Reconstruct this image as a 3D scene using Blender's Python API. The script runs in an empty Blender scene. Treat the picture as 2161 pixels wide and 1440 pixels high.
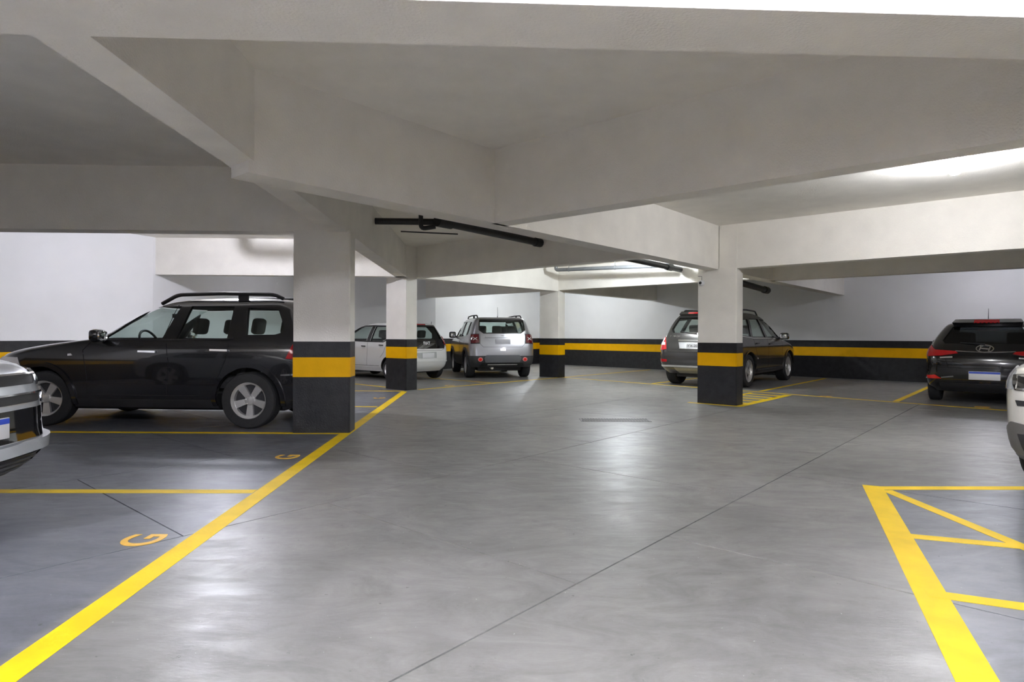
import bpy, bmesh, math, random
from mathutils import Vector, Matrix
random.seed(7)
R = math.radians
SC = bpy.context.scene
COL = SC.collection

# ------------------------------------------------------------------ camera, world, exposure
cam_d = bpy.data.cameras.new('camera'); cam = bpy.data.objects.new('camera', cam_d); COL.objects.link(cam)
cam.location = (0, 0, 1.15); cam.rotation_euler = (math.pi/2, -0.003, 0)
cam_d.sensor_width = 36; cam_d.lens = 36*1300/2161; cam_d.shift_y = -12/2161
cam_d.clip_start = 0.05; cam_d.clip_end = 200
SC.camera = cam
W = bpy.data.worlds.new('world'); SC.world = W; W.use_nodes = True
W.node_tree.nodes['Background'].inputs[0].default_value = (.5, .5, .52, 1)
W.node_tree.nodes['Background'].inputs[1].default_value = 0.02
SC.view_settings.view_transform = 'Standard'; SC.view_settings.look = 'None'
SC.view_settings.exposure = 2.72; SC.view_settings.gamma = 1; SC.view_settings.use_curve_mapping = False
LAMP = 1.0        # overall lamp strength

# ------------------------------------------------------------------ materials
MATS = {}
def mat(name, col, rough=.5, metal=0., coat=0., spec=.5, noise=0., nscale=8., bump=0., bscale=120., emit=None, es=0.):
    if name in MATS: return MATS[name]
    m = bpy.data.materials.new(name); m.use_nodes = True
    nt = m.node_tree; b = nt.nodes['Principled BSDF']
    b.inputs['Base Color'].default_value = (*col, 1); b.inputs['Roughness'].default_value = rough
    b.inputs['Metallic'].default_value = metal; b.inputs['Coat Weight'].default_value = coat
    b.inputs['Coat Roughness'].default_value = .04
    b.inputs['Specular IOR Level'].default_value = spec
    if emit: b.inputs['Emission Color'].default_value = (*emit, 1); b.inputs['Emission Strength'].default_value = es
    tc = nt.nodes.new('ShaderNodeTexCoord')
    if noise > 0:
        n = nt.nodes.new('ShaderNodeTexNoise'); n.inputs['Scale'].default_value = nscale; n.inputs['Detail'].default_value = 6
        nt.links.new(tc.outputs['Object'], n.inputs['Vector'])
        r = nt.nodes.new('ShaderNodeMapRange'); r.inputs[1].default_value = .3; r.inputs[2].default_value = .7
        r.inputs[3].default_value = 1-noise; r.inputs[4].default_value = 1+noise
        nt.links.new(n.outputs['Fac'], r.inputs[0])
        v = nt.nodes.new('ShaderNodeVectorMath'); v.operation = 'SCALE'; v.inputs[0].default_value = col
        nt.links.new(r.outputs[0], v.inputs['Scale']); nt.links.new(v.outputs[0], b.inputs['Base Color'])
    if bump > 0:
        n = nt.nodes.new('ShaderNodeTexNoise'); n.inputs['Scale'].default_value = bscale; n.inputs['Detail'].default_value = 4
        nt.links.new(tc.outputs['Object'], n.inputs['Vector'])
        bp = nt.nodes.new('ShaderNodeBump'); bp.inputs['Strength'].default_value = min(bump, 1); bp.inputs['Distance'].default_value = .01 if bump < .9 else .02
        nt.links.new(n.outputs['Fac'], bp.inputs['Height']); nt.links.new(bp.outputs[0], b.inputs['Normal'])
    MATS[name] = m; return m

def glass(name, tint, gloss=.12):
    m = bpy.data.materials.new(name); m.use_nodes = True; nt = m.node_tree; nt.nodes.clear()
    o = nt.nodes.new('ShaderNodeOutputMaterial'); mx = nt.nodes.new('ShaderNodeMixShader')
    t = nt.nodes.new('ShaderNodeBsdfTransparent'); t.inputs[0].default_value = (*tint, 1)
    g = nt.nodes.new('ShaderNodeBsdfGlossy'); g.inputs['Roughness'].default_value = .03; g.inputs[0].default_value = (.9, .92, .92, 1)
    f = nt.nodes.new('ShaderNodeLayerWeight'); f.inputs[0].default_value = .5
    pw = nt.nodes.new('ShaderNodeMath'); pw.operation = 'POWER'; pw.inputs[1].default_value = 5; nt.links.new(f.outputs['Facing'], pw.inputs[0])
    ma = nt.nodes.new('ShaderNodeMath'); ma.operation = 'MULTIPLY_ADD'; ma.inputs[1].default_value = .92; ma.inputs[2].default_value = .04; nt.links.new(pw.outputs[0], ma.inputs[0])
    nt.links.new(ma.outputs[0], mx.inputs[0]); nt.links.new(t.outputs[0], mx.inputs[1]); nt.links.new(g.outputs[0], mx.inputs[2])
    nt.links.new(mx.outputs[0], o.inputs[0]); MATS[name] = m; return m

WHITE = mat('painted_concrete', (.91, .872, .80), .85, noise=.04, nscale=3, bump=.6, bscale=80)
WALLW = mat('wall_paint', (.88, .878, .875), .7, noise=.03, nscale=1.2, bump=.12, bscale=40)
BLACKB = mat('black_band_paint', (.016, .016, .018), .45, spec=.35, noise=.35, nscale=9, bump=.3, bscale=60)
YELB = mat('yellow_band_paint', (.80, .42, .0), .5, spec=.15, noise=.05, nscale=6, bump=.15, bscale=60)
RUB = mat('tyre_rubber', (.018, .018, .019), .75, noise=.15, nscale=30)
DARK = mat('dark_plastic', (.022, .022, .024), .5, noise=.1, nscale=20)
GREYP = mat('grey_plastic', (.10, .10, .105), .55, noise=.05, nscale=20)
INT = mat('interior_fabric', (.045, .044, .044), .85, noise=.15, nscale=30)
HEADL = mat('headliner', (.30, .30, .29), .9, noise=.05)
ALLOY = mat('alloy', (.68, .67, .65), .35, .7)
CHROME = mat('chrome', (.85, .86, .88), .12, 1.)
REDL = mat('tail_lamp_red', (.42, .008, .012), .12, 0, 1.)
REDB = mat('reflector_red', (.80, .02, .015), .2, 0, 1., emit=(1, .03, .02), es=.0)
WHITEL = mat('lamp_white', (.78, .76, .76), .15, 0, 1.)
BLK = mat('gloss_black', (.006, .006, .007), .08, 0, 1.)
PLATE = mat('plate_white', (.72, .72, .72), .4)
PLATEB = mat('plate_blue', (.03, .08, .55), .4)
SEAM = mat('seam', (.006, .006, .006), .8)
CLEAR = glass('clear_glass', (.90, .945, .93)); TINT = glass('tinted_glass', (.74, .80, .79)); DTINT = glass('dark_glass', (.22, .23, .24))
PAVE = None

# ------------------------------------------------------------------ helpers
def mk(name, verts, faces, m, parent=None, smooth=None):
    me = bpy.data.meshes.new(name); me.from_pydata([tuple(v) for v in verts], [], faces); me.update()
    return link(name, me, m, parent, smooth)
def link(name, me, m, parent=None, smooth=None):
    o = bpy.data.objects.new(name, me); COL.objects.link(o)
    if m: me.materials.append(m)
    if smooth is not None and len(me.polygons):
        me.polygons.foreach_set('use_smooth', [True]*len(me.polygons)); me.set_sharp_from_angle(angle=R(smooth))
    if parent: o.parent = parent
    return o
def frombm(name, bm, m, parent=None, smooth=None):
    bmesh.ops.recalc_face_normals(bm, faces=bm.faces)
    me = bpy.data.meshes.new(name); bm.to_mesh(me); bm.free(); return link(name, me, m, parent, smooth)
def empty(name, loc=(0, 0, 0), rz=0):
    o = bpy.data.objects.new(name, None); COL.objects.link(o); o.location = loc; o.rotation_euler = (0, 0, rz); o.empty_display_size = .1
    return o
def tag(o, label, cat, group=None):
    o['label'] = label; o['category'] = cat
    if group: o['group'] = group
    return o
def struct(o, label=None):
    o['kind'] = 'structure'
    if label: o['label'] = label
    return o
def box_bm(bm, x0, x1, y0, y1, z0, z1, M=None, bev=0., seg=2):
    r = bmesh.ops.create_cube(bm, size=1)
    vs = r['verts']
    bmesh.ops.scale(bm, vec=(x1-x0, y1-y0, z1-z0), verts=vs)
    bmesh.ops.translate(bm, vec=((x0+x1)/2, (y0+y1)/2, (z0+z1)/2), verts=vs)
    if bev > 0:
        es = list({e for v in vs for e in v.link_edges})
        rr = bmesh.ops.bevel(bm, geom=es, offset=bev, segments=seg, affect='EDGES', profile=.5)
        vs = list({v for f in rr['faces'] for v in f.verts} | {v for v in vs if v.is_valid})
    if M is not None: bmesh.ops.transform(bm, matrix=M, verts=vs)
    return vs
def box(name, x0, x1, y0, y1, z0, z1, m, parent=None, bev=0., M=None, smooth=None):
    bm = bmesh.new(); box_bm(bm, x0, x1, y0, y1, z0, z1, M, bev)
    return frombm(name, bm, m, parent, smooth if smooth is not None else (35 if bev else None))
def prism(name, pts, z0, z1, m, parent=None, bev=0.):
    a = sum(pts[i][0]*pts[(i+1) % len(pts)][1]-pts[(i+1) % len(pts)][0]*pts[i][1] for i in range(len(pts)))
    if a < 0: pts = pts[::-1]
    n = len(pts); v = [(p[0], p[1], z0) for p in pts]+[(p[0], p[1], z1) for p in pts]
    f = [tuple(range(n))[::-1], tuple(range(n, 2*n))]+[(i, (i+1) % n, n+(i+1) % n, n+i) for i in range(n)]
    return mk(name, v, f, m, parent)
def tube_geo(pts, r, n=10, closed=False):
    pts = [Vector(p) for p in pts]; V = []; F = []
    up = Vector((0, 0, 1)); prev = None
    for i, p in enumerate(pts):
        a = pts[max(i-1, 0)]; b = pts[min(i+1, len(pts)-1)]
        t = (b-a).normalized()
        if prev is None:
            ref = up if abs(t.dot(up)) < .95 else Vector((1, 0, 0)); u = t.cross(ref).normalized()
        else: u = (prev-t*prev.dot(t)).normalized()
        prev = u; w = t.cross(u); rr = r[i] if isinstance(r, (list, tuple)) else r
        for k in range(n):
            an = 2*math.pi*k/n; V.append(p+(u*math.cos(an)+w*math.sin(an))*rr)
    for i in range(len(pts)-1):
        for k in range(n): F.append((i*n+k, i*n+(k+1) % n, (i+1)*n+(k+1) % n, (i+1)*n+k))
    F.append(tuple(range(n))); F.append(tuple(range((len(pts)-1)*n, len(pts)*n))[::-1])
    return V, F
def tube(name, pts, r, m, parent=None, n=10):
    V, F = tube_geo(pts, r, n); return mk(name, V, F, m, parent, 40)
def bend(pts, rad=.12, n=5):
    out = [Vector(pts[0])]
    for i in range(1, len(pts)-1):
        a, b, c = Vector(pts[i-1]), Vector(pts[i]), Vector(pts[i+1])
        p = b+(a-b).normalized()*rad; q = b+(c-b).normalized()*rad
        for k in range(n+1):
            t = k/n; out.append(p*(1-t)**2+b*2*t*(1-t)+q*t*t)
    out.append(Vector(pts[-1])); return out
def lathe(name, prof, m, parent=None, n=28, axis='y', smooth=30, loc=(0, 0, 0)):
    V = []; F = []
    for (r, h) in prof:
        for k in range(n):
            a = 2*math.pi*k/n; c, s = r*math.cos(a), r*math.sin(a)
            V.append((c+loc[0], h+loc[1], s+loc[2]) if axis == 'y' else (c+loc[0], s+loc[1], h+loc[2]))
    for i in range(len(prof)-1):
        for k in range(n): F.append((i*n+k, i*n+(k+1) % n, (i+1)*n+(k+1) % n, (i+1)*n+k))
    if prof[0][0] > 1e-5: F.append(tuple(range(n))[::-1])
    if prof[-1][0] > 1e-5: F.append(tuple(range((len(prof)-1)*n, len(prof)*n)))
    bm = bmesh.new(); me = bpy.data.meshes.new('t'); me.from_pydata(V, [], F); bm.from_mesh(me); bpy.data.meshes.remove(me)
    bmesh.ops.remove_doubles(bm, verts=bm.verts, dist=1e-5)
    return frombm(name, bm, m, parent, smooth)
def text_mesh(name, s, size, m, parent, M, ext=.002, bold=0.):
    c = bpy.data.curves.new(name, 'FONT'); c.body = s; c.size = size; c.align_x = 'CENTER'; c.align_y = 'CENTER'; c.extrude = ext; c.offset = bold
    o = bpy.data.objects.new(name, c); COL.objects.link(o)
    dg = bpy.context.evaluated_depsgraph_get(); me = bpy.data.meshes.new_from_object(o.evaluated_get(dg))
    bpy.data.objects.remove(o); me.transform(M); me.materials.clear()
    return link(name, me, m, parent)

# grids of the building: A = aisle in front of the camera, B = the bay turned by about 45 degrees
C4 = Vector((3.68, 10.12)); D2 = Vector((math.sin(R(41)), math.cos(R(41)))); EE = Vector((math.cos(R(41)), -math.sin(R(41))))
def Bp(d, e): v = C4+D2*d+EE*e; return (v.x, v.y)
AT = Vector((math.cos(R(2.7)), math.sin(R(2.7)))); AD = Vector((-math.sin(R(2.7)), math.cos(R(2.7))))

# ------------------------------------------------------------------ room outline (counter-clockwise)
ROOM = [(-9.2, -6), (14.5, -6), (14.5, 11.02), (1.10, 25.18), (-2.55, 20.5), (-6.3, 18.4), (-7.2, 12.35), (-9.2, 8.0)]
WN = ['wall_front', 'wall_right', 'wall_back', 'wall_back_left', 'wall_far_left', 'wall_left', 'wall_side_left', 'wall_near_left']
WL = ['white wall behind the viewer', 'white wall beyond the ivory SUV', 'long white back wall with black and yellow dado', 'white wall behind the silver car', 'white wall behind the white hatchback',
      'white wall beyond the black car roof', 'white wall in front of the black car', 'white wall of the near left bay']
for i in range(len(ROOM)):
    a = Vector(ROOM[i]); b = Vector(ROOM[(i+1) % len(ROOM)]); t = (b-a).normalized(); n = Vector((t.y, -t.x))  # outward
    def strip(off, z0, z1, nm, m, par, th=.25):
        p = [a-n*off, b-n*off, b+n*th, a+n*th]
        return prism(nm, [tuple(q) for q in p], z0, z1, m, par)
    w = struct(strip(0, -.1, 3.4, WN[i], WALLW, None), WL[i])
    strip(.004, 0, .60, 'black_band', BLACKB, w, 0.0); strip(.005, .60, .85, 'yellow_stripe', YELB, w, 0.0); strip(.004, .85, 1.035, 'black_band', BLACKB, w, 0.0)

# ------------------------------------------------------------------ floor
def floor_mat():
    m = bpy.data.materials.new('polished_concrete'); m.use_nodes = True; nt = m.node_tree; N = nt.nodes; L = nt.links; b = N['Principled BSDF']
    geo = N.new('ShaderNodeNewGeometry'); pos = geo.outputs['Position']
    def mapping(rot, sc):
        mp = N.new('ShaderNodeMapping'); mp.inputs['Rotation'].default_value = (0, 0, rot); mp.inputs['Scale'].default_value = sc; L.new(pos, mp.inputs['Vector']); return mp.outputs[0]
    def noise(vec, s, d=8, dist=0., rough=.6):
        n = N.new('ShaderNodeTexNoise'); n.inputs['Scale'].default_value = s; n.inputs['Detail'].default_value = d; n.inputs['Distortion'].default_value = dist; n.inputs['Roughness'].default_value = rough
        L.new(vec, n.inputs['Vector']); return n.outputs['Fac']
    def mr(x, a, c, lo, hi, cl=True):
        r = N.new('ShaderNodeMapRange'); r.clamp = cl
        for k, v in zip((1, 2, 3, 4), (a, c, lo, hi)): r.inputs[k].default_value = v
        L.new(x, r.inputs[0]); return r.outputs[0]
    def mth(op, x, y):
        q = N.new('ShaderNodeMath'); q.operation = op
        for k, v in ((0, x), (1, y)):
            if isinstance(v, (int, float)): q.inputs[k].default_value = v
            else: L.new(v, q.inputs[k])
        return q.outputs[0]
    cl = mr(noise(pos, .7, 8, .6), .3, .7, .74, 1.22)
    st = mr(noise(mapping(R(35), (1.0, 2.2, 1)), 1.7, 10, 2.6, .72), .3, .72, .74, 1.26)
    fine = mr(noise(mapping(R(20), (10, 42, 10)), 3, 5), .3, .7, .94, 1.06)
    sp = mr(noise(pos, 24, 3), .70, .74, 1.0, .45)
    lt = mr(noise(mapping(0, (1, 1, 1)), 55, 1), .775, .80, 0, .25)
    v = mth('MULTIPLY', mth('MULTIPLY', cl, st), mth('MULTIPLY', fine, sp))
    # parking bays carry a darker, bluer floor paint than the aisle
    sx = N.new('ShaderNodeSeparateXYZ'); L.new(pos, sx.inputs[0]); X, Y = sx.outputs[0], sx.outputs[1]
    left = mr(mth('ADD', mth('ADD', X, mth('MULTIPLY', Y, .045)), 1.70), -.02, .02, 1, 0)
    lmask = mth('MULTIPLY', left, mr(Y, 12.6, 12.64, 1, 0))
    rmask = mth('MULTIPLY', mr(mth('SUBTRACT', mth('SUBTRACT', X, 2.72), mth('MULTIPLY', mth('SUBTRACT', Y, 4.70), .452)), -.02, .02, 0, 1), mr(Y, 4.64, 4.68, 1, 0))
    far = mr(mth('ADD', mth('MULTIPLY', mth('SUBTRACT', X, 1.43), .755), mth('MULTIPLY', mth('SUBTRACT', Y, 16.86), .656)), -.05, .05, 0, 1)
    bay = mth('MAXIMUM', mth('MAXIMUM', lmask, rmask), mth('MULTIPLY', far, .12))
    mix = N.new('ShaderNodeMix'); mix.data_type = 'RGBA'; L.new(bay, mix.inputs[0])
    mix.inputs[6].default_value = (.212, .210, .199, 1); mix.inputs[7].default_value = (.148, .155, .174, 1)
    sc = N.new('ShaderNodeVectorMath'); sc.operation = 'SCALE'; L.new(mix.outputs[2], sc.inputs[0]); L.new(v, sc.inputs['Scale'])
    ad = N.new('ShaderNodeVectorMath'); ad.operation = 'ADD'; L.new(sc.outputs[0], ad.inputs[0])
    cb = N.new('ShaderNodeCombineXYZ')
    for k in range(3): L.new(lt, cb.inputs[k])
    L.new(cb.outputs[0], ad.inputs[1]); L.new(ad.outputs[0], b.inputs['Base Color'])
    L.new(mr(noise(mapping(R(35), (1.5, 4, 1)), 2.2, 8, .8), .3, .7, .31, .47), b.inputs['Roughness'])
    b.inputs['Specular IOR Level'].default_value = .42
    bp = N.new('ShaderNodeBump'); bp.inputs['Strength'].default_value = .10; bp.inputs['Distance'].default_value = .01
    L.new(noise(mapping(R(30), (6, 18, 6)), 3, 6), bp.inputs['Height']); L.new(bp.outputs[0], b.inputs['Normal'])
    return m
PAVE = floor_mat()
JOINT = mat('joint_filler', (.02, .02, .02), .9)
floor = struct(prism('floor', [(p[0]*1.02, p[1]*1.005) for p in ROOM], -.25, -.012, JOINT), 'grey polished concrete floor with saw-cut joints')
def clip(sub, rect):
    out = sub
    for i in range(len(rect)):
        a, b = Vector(rect[i]), Vector(rect[(i+1) % len(rect)]); e = b-a; inp = out; out = []
        side = lambda p: e.x*(p[1]-a.y)-e.y*(p[0]-a.x)
        for k in range(len(inp)):
            p, q = inp[k-1], inp[k]; sp_, sq = side(p), side(q)
            if (sp_ >= 0) != (sq >= 0):
                t = sp_/(sp_-sq); out.append((p[0]+(q[0]-p[0])*t, p[1]+(q[1]-p[1])*t))
            if sq >= 0: out.append(q)
        if not out: return []
    return out
GAP = .0045
OFFS = {0: -7.70, 1: -6.80, -1: -6.55, -2: -7.4, 2: -7.7, 3: -6.9, -3: -6.4}
for k in range(-9, 9):
    e0, e1 = .15+2.07*k, .15+2.07*(k+1); off = OFFS.get(k, -7.7+.5*(k % 3))
    for j in range(-9, 14):
        d0 = off+2.08*j; d1 = d0+2.08
        rect = [Bp(d0+GAP, e0+GAP), Bp(d0+GAP, e1-GAP), Bp(d1-GAP, e1-GAP), Bp(d1-GAP, e0+GAP)]
        a = sum(rect[i][0]*rect[(i+1) % 4][1]-rect[(i+1) % 4][0]*rect[i][1] for i in range(4))
        if a < 0: rect = rect[::-1]
        pl = clip(ROOM, rect)
        if len(pl) < 3: continue
        ar = abs(sum(pl[i][0]*pl[(i+1) % len(pl)][1]-pl[(i+1) % len(pl)][0]*pl[i][1] for i in range(len(pl))))/2
        if ar < .005: continue
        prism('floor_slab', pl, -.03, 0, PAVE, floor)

# ------------------------------------------------------------------ ceiling and beams
CZ, CZL = 3.0, 3.10          # slab underside: main bays, left bays
SB, SA = 2.27, 2.355         # beam undersides
ldiv = lambda y: -1.86-.047*(y-4.4)
ceil = struct(prism('ceiling', [(ldiv(-6.1), -6.1), (14.8, -6.1), (14.8, 26), (-2.4, 26), (ldiv(20.6), 20.6)], CZ, CZ+.4, WHITE), 'white rough-painted concrete ceiling slab')
prism('slab', [(-9.6, -6.1), (ldiv(-6.1), -6.1), (ldiv(20.6), 20.6), (-2.4, 26), (-9.6, 26)], CZL, CZL+.3, WHITE, ceil)
def beam(p0, p1, w, z, side, top=3.2):
    """beam with one face through p0-p1, growing by w to the given side (+1 left of travel)"""
    a, b = Vector(p0), Vector(p1); t = (b-a).normalized(); n = Vector((-t.y, t.x))*side*w
    o = prism('beam', [tuple(a), tuple(b), tuple(b+n), tuple(a+n)], z, top, WHITE, ceil); return o
beam((-9.15, 2.20-.047*9), (14.4, 2.20+.047*14.4), .335, SA-.015, 1)                        # across, just ahead of the viewer
def onL(y, dx=0): return (-1.80-.047*(y-4.4)+dx, y)
beam(onL(2.3), onL(12.95), .23, SA, 1)                                                   # along the bay fronts
beam(onL(-5.9), onL(2.3), .23, SA, 1)
beam((-8.95, 7.215-.047*6.5), (-2.0, 7.225), .26, SA, 1)                                   # over the first column
beam((-7.32, 12.41), (-2.2, 12.66), .25, SA, 1)                                            # before the far left wall
beam((-8.9, -.3), (-1.7, -.0), .25, SA, 1)
beam(Bp(-8.04, -.30), Bp(9.0, -.32), .26, SB, 1)                                           # long diagonal to the camera column
beam(Bp(-5.53, -.35), Bp(-5.53, 12), .21, SB, 1)                                           # big diagonal front beam
beam(Bp(.05, -.2), Bp(.05, 12.4), .22, SB, 1)
beam(Bp(2.75, -.4), Bp(3.0, 10), .24, SB, 1)
beam(Bp(-1.62, -6.1), Bp(-1.62, -.45), .22, SA, 1)
beam(Bp(-1.9, -6.14), Bp(9.45, -6.24), .24, SA, 1)                                         # along the far columns
beam(Bp(3.42, -12.3), Bp(3.42, -.45), .24, SA+.03, 1)

# ------------------------------------------------------------------ columns
def column(p0, ax, w, d, zt, label, y0=.655, y1=.885, bt=1.07):
    """front face from p0 along ax by w, depth d away (left normal)"""
    a = Vector(p0); ax = Vector(ax).normalized(); n = Vector((-ax.y, ax.x))
    if n.y < 0: n = -n
    root = empty('column', (a.x, a.y, 0), 0)
    tag(root, label, 'column', 'painted columns')
    def sec(nm, z0, z1, m, ex=0.):
        q = [-(ax+n)*ex, ax*(w+ex)-n*ex, ax*(w+ex)+n*(d+ex), -ax*ex+n*(d+ex)]
        bm = bmesh.new(); o = prism(nm, [tuple(v) for v in q], z0, z1, m, root)
        bm.from_mesh(o.data); es = [e for e in bm.edges if abs(e.verts[0].co.z-e.verts[1].co.z) > .05]
        bmesh.ops.bevel(bm, geom=es, offset=.010, segments=2, affect='EDGES'); bm.to_mesh(o.data); bm.free(); return o
    sec('shaft', bt, zt, WHITE); sec('black_band', 0, y0, BLACKB, .003); sec('yellow_band', y0, y1, YELB, .005); sec('black_band', y1, bt, BLACKB, .003)
    return root
column((-2.555, 7.19), (1, .0, ) if False else tuple(AT), .655, .285, SA+.02, 'nearest column, white with yellow band, beside the black car')
column(Bp(-1.86, -6.84), tuple(EE), .68, .29, SA+.02, 'column with yellow band half hiding the white hatchback', .66, .90, 1.06)
column(Bp(3.42, -6.83), tuple(EE), .66, .29, SA+.02, 'farthest column with yellow band, right of the silver car', .62, .888, 1.07)
column(Bp(.02, -.67), tuple(EE), .67, .28, SB+.02, 'column carrying the small security camera, before the dark grey car', .645, .865, 1.035)
st = prism('beam', [Bp(.035, -.30), Bp(.035, -.002), Bp(.27, -.002), Bp(.27, -.30)], SB, 3.2, WHITE, ceil)

# ------------------------------------------------------------------ lamps
def lamp(x, y, zc, strength, col, label, drop=.10):
    r = empty('ceiling_lamp', (x, y, zc)); tag(r, label, 'lamp', 'bare ceiling bulbs')
    lathe('lamp_holder', [(0.0, .004), (.055, 0), (.055, -.012), (.032, -.02), (.026, -drop+.045), (.0, -drop+.045)], PLATE, r, 20, 'z')
    m = bpy.data.materials.new('bulb_glow'); m.use_nodes = True; nt = m.node_tree; nt.nodes.clear()
    o = nt.nodes.new('ShaderNodeOutputMaterial'); e = nt.nodes.new('ShaderNodeEmission'); e.inputs[0].default_value = (*col, 1); e.inputs[1].default_value = strength*LAMP
    nt.links.new(e.outputs[0], o.inputs[0])
    prof = [(0, .055), (.022, .05), (.030, .03), (.055, 0), (.062, -.03), (.052, -.062), (.028, -.08), (0, -.086)]
    lathe('bulb', [(a, b-drop) for a, b in prof], m, r, 14, 'z')
NEU = (.945, .965, 1.02); LAV = (.875, .89, 1.02); COOL = (.905, .97, 1.03)
lamp(4.56, 6.35, CZ, 150, NEU, 'glaring bulb on the ceiling at the right, above the ivory SUV')
lamp(2.40, 13.2, CZ, 275, COOL, 'bulb on the ceiling of the bay before the silver car', .07)
lamp(-4.6, 9.7, CZL, 245, LAV, 'bulb on the ceiling above the black car')
lamp(1.15, 20.7, CZ, 190, COOL, 'bulb on the ceiling above the silver car front')
lamp(.5, -.1, CZ, 600, LAV, 'bulb on the ceiling nearest the viewer')
lamp(-1.0, -3.0, CZ, 420, LAV, 'unseen bulb added on the ceiling behind the viewer for bounce light')  # unseen, added so more light bounces off the floor to the ceiling
lamp(-5.2, 1.0, CZL, 330, LAV, 'unseen bulb added on the ceiling of the near left bay as fill')  # added out of view to brighten the left beam face and floor
lamp(7.5, -.5, CZ, 120, NEU, 'unseen bulb added on the ceiling far to the right as fill')  # out-of-view bulb, added as extra fill from the right
lamp(-4.4, 15.4, CZL, 32, LAV, 'bulb on the ceiling above the white hatchback')
lamp(9.9, 12.7, CZ, 75, LAV, 'bulb on the ceiling above the black hatchback')

# ------------------------------------------------------------------ floor markings
YEL = mat('floor_line_paint', (.84, .57, .008), .55, spec=.2, noise=.10, nscale=5, bump=.1, bscale=60)
YELG = mat('floor_letter_paint', (.78, .45, .04), .45, noise=.15, nscale=12)
MK = [0]
def quad(p, q, w):
    a, b = Vector(p), Vector(q); t = (b-a).normalized(); n = Vector((-t.y, t.x))*w/2
    return [a-n, b-n, b+n, a+n]
def line(p, q, w, label, z=None, grp='painted bay lines'):
    MK[0] += 1; z = .0012+.0002*(MK[0] % 7)
    o = prism('parking_line', [tuple(v) for v in quad(p, q, w)], .0002, z, YEL); return tag(o, label, 'marking', grp)
line((-1.63, .6), (-2.185, 12.52), .125, 'long thick yellow line along the left bay fronts')
line((-9.0, 4.46), (-1.88, 4.51), .10, 'thin yellow bay line beside the silver-grey car front')
line((-8.9, 7.26), (-2.0, 7.18), .095, 'thin yellow bay line running to the nearest column')
line((-7.55, 10.32), (-2.15, 9.84), .095, 'thin yellow bay line passing under the black car')
line((-6.9, 12.78), (-2.2, 12.60), .09, 'thin yellow line ending at the column before the white hatchback')
line((-4.9, 15.6), (-2.6, 13.4), .09, 'thin yellow line beside the white hatchback')
line(Bp(-1.55, -6.14), Bp(8.7, -6.25), .10, 'thin yellow line passing the farthest column')
line((-.52, 14.9), (-2.35, 16.62), .085, 'thin yellow bay line between white hatchback and silver car')
line((1.43, 16.86), (8.9, 8.25), .09, 'thin yellow front line of the bays by the back wall')
line((3.39, 14.80), (6.7, 18.7), .09, 'thin yellow bay line left of the dark grey car')
line((5.19, 12.84), (8.55, 16.8), .085, 'thin yellow bay line right of the dark grey car')
line((6.79, 10.89), (9.6, 14.15), .10, 'yellow bay line left of the black hatchback')
def hatch(name, label, segs):
    root = empty(name, (*segs[0][0], 0)); o0 = Vector(segs[0][0]); tag(root, label, 'marking')
    for i, (p, q, w) in enumerate(segs):
        prism('stripe', [tuple(v-o0) for v in quad(p, q, w)], .0003, .0016+.0002*(i % 6), YEL, root)
hatch('hatched_zone', 'large yellow hatched floor marking in the right foreground', [
    ((2.775, 4.74), (.95, .72), .135), ((2.70, 4.665), (5.6, 4.70), .10), ((2.80, 4.6), (2.80, 1.4), .085),
    ((2.20, 3.58), (2.80, 3.37), .085), ((1.86, 2.76), (2.80, 2.36), .085), ((1.42, 1.85), (2.8, 1.35), .085)])
hatch('hatched_zone', 'small yellow hatched triangle on the floor beside the camera column', [
    (Bp(.0, .05), Bp(2.55, .05), .14), (Bp(-.02, -.82), Bp(-.02, .1), .09), (Bp(.3, -.62), Bp(2.55, -.66), .08)] +
    [(Bp(.55+.44*k, -.62), Bp(.55+.44*k-.04, .05), .11) for k in range(5)])
def gmark(x, y, rz, s, label):
    M = Matrix.Rotation(rz, 4, 'Z')
    o = text_mesh('floor_letter', 'G', s, YELG, None, M, .0012, .004); o.location = (x, y, .0018); tag(o, label, 'marking', 'painted floor letters')
gmark(-2.05, 3.44, R(90), .30, 'orange letter G on the floor nearest the viewer')
gmark(-2.10, 5.79, R(90), .30, 'orange letter G on the floor before the nearest column')
gmark(-2.40, 11.2, R(90), .30, 'orange letter G on the floor past the nearest column')
gmark(-1.42, 14.05, R(49), .30, 'orange letter G behind the white hatchback')
gmark(5.98, 11.75, R(-49), .30, 'orange letter G on the floor by the back wall bay line')
gmark(7.67, 10.05, R(-49), .30, 'orange letter G on the floor behind the black hatchback')

# ------------------------------------------------------------------ drain grate
GR = mat('drain_metal', (.20, .20, .195), .5, .4, noise=.2, nscale=20)
g = empty('drain_grate', (1.40, 8.365, 0)); tag(g, 'long slotted metal drain grate in the aisle floor', 'drain')
box('drain_trough', -.46, .46, -.135, .135, .0005, .0015, SEAM, g)
for (a, b, c, d) in ((-.47, .47, -.145, -.125), (-.47, .47, .125, .145), (-.47, -.45, -.125, .125), (.45, .47, -.125, .125)):
    box('frame_bar', a, b, c, d, .0006, .006, GR, g)
me0 = None
for i in range(24):
    x = -.435+.87*i/23
    if me0 is None:
        o = mk('grate_bar', [(-.009+.02, -.125, .001), (.009+.02, -.125, .001), (.009-.02, .125, .001), (-.009-.02, .125, .001), (-.009+.02, -.125, .006), (.009+.02, -.125, .006), (.009-.02, .125, .006), (-.009-.02, .125, .006)],
               [(0, 3, 2, 1), (4, 5, 6, 7), (0, 1, 5, 4), (1, 2, 6, 5), (2, 3, 7, 6), (3, 0, 4, 7)], GR, g); me0 = o.data
    else:
        o = bpy.data.objects.new('grate_bar', me0); COL.objects.link(o); o.parent = g
    o.location = (x, 0, 0)

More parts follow.
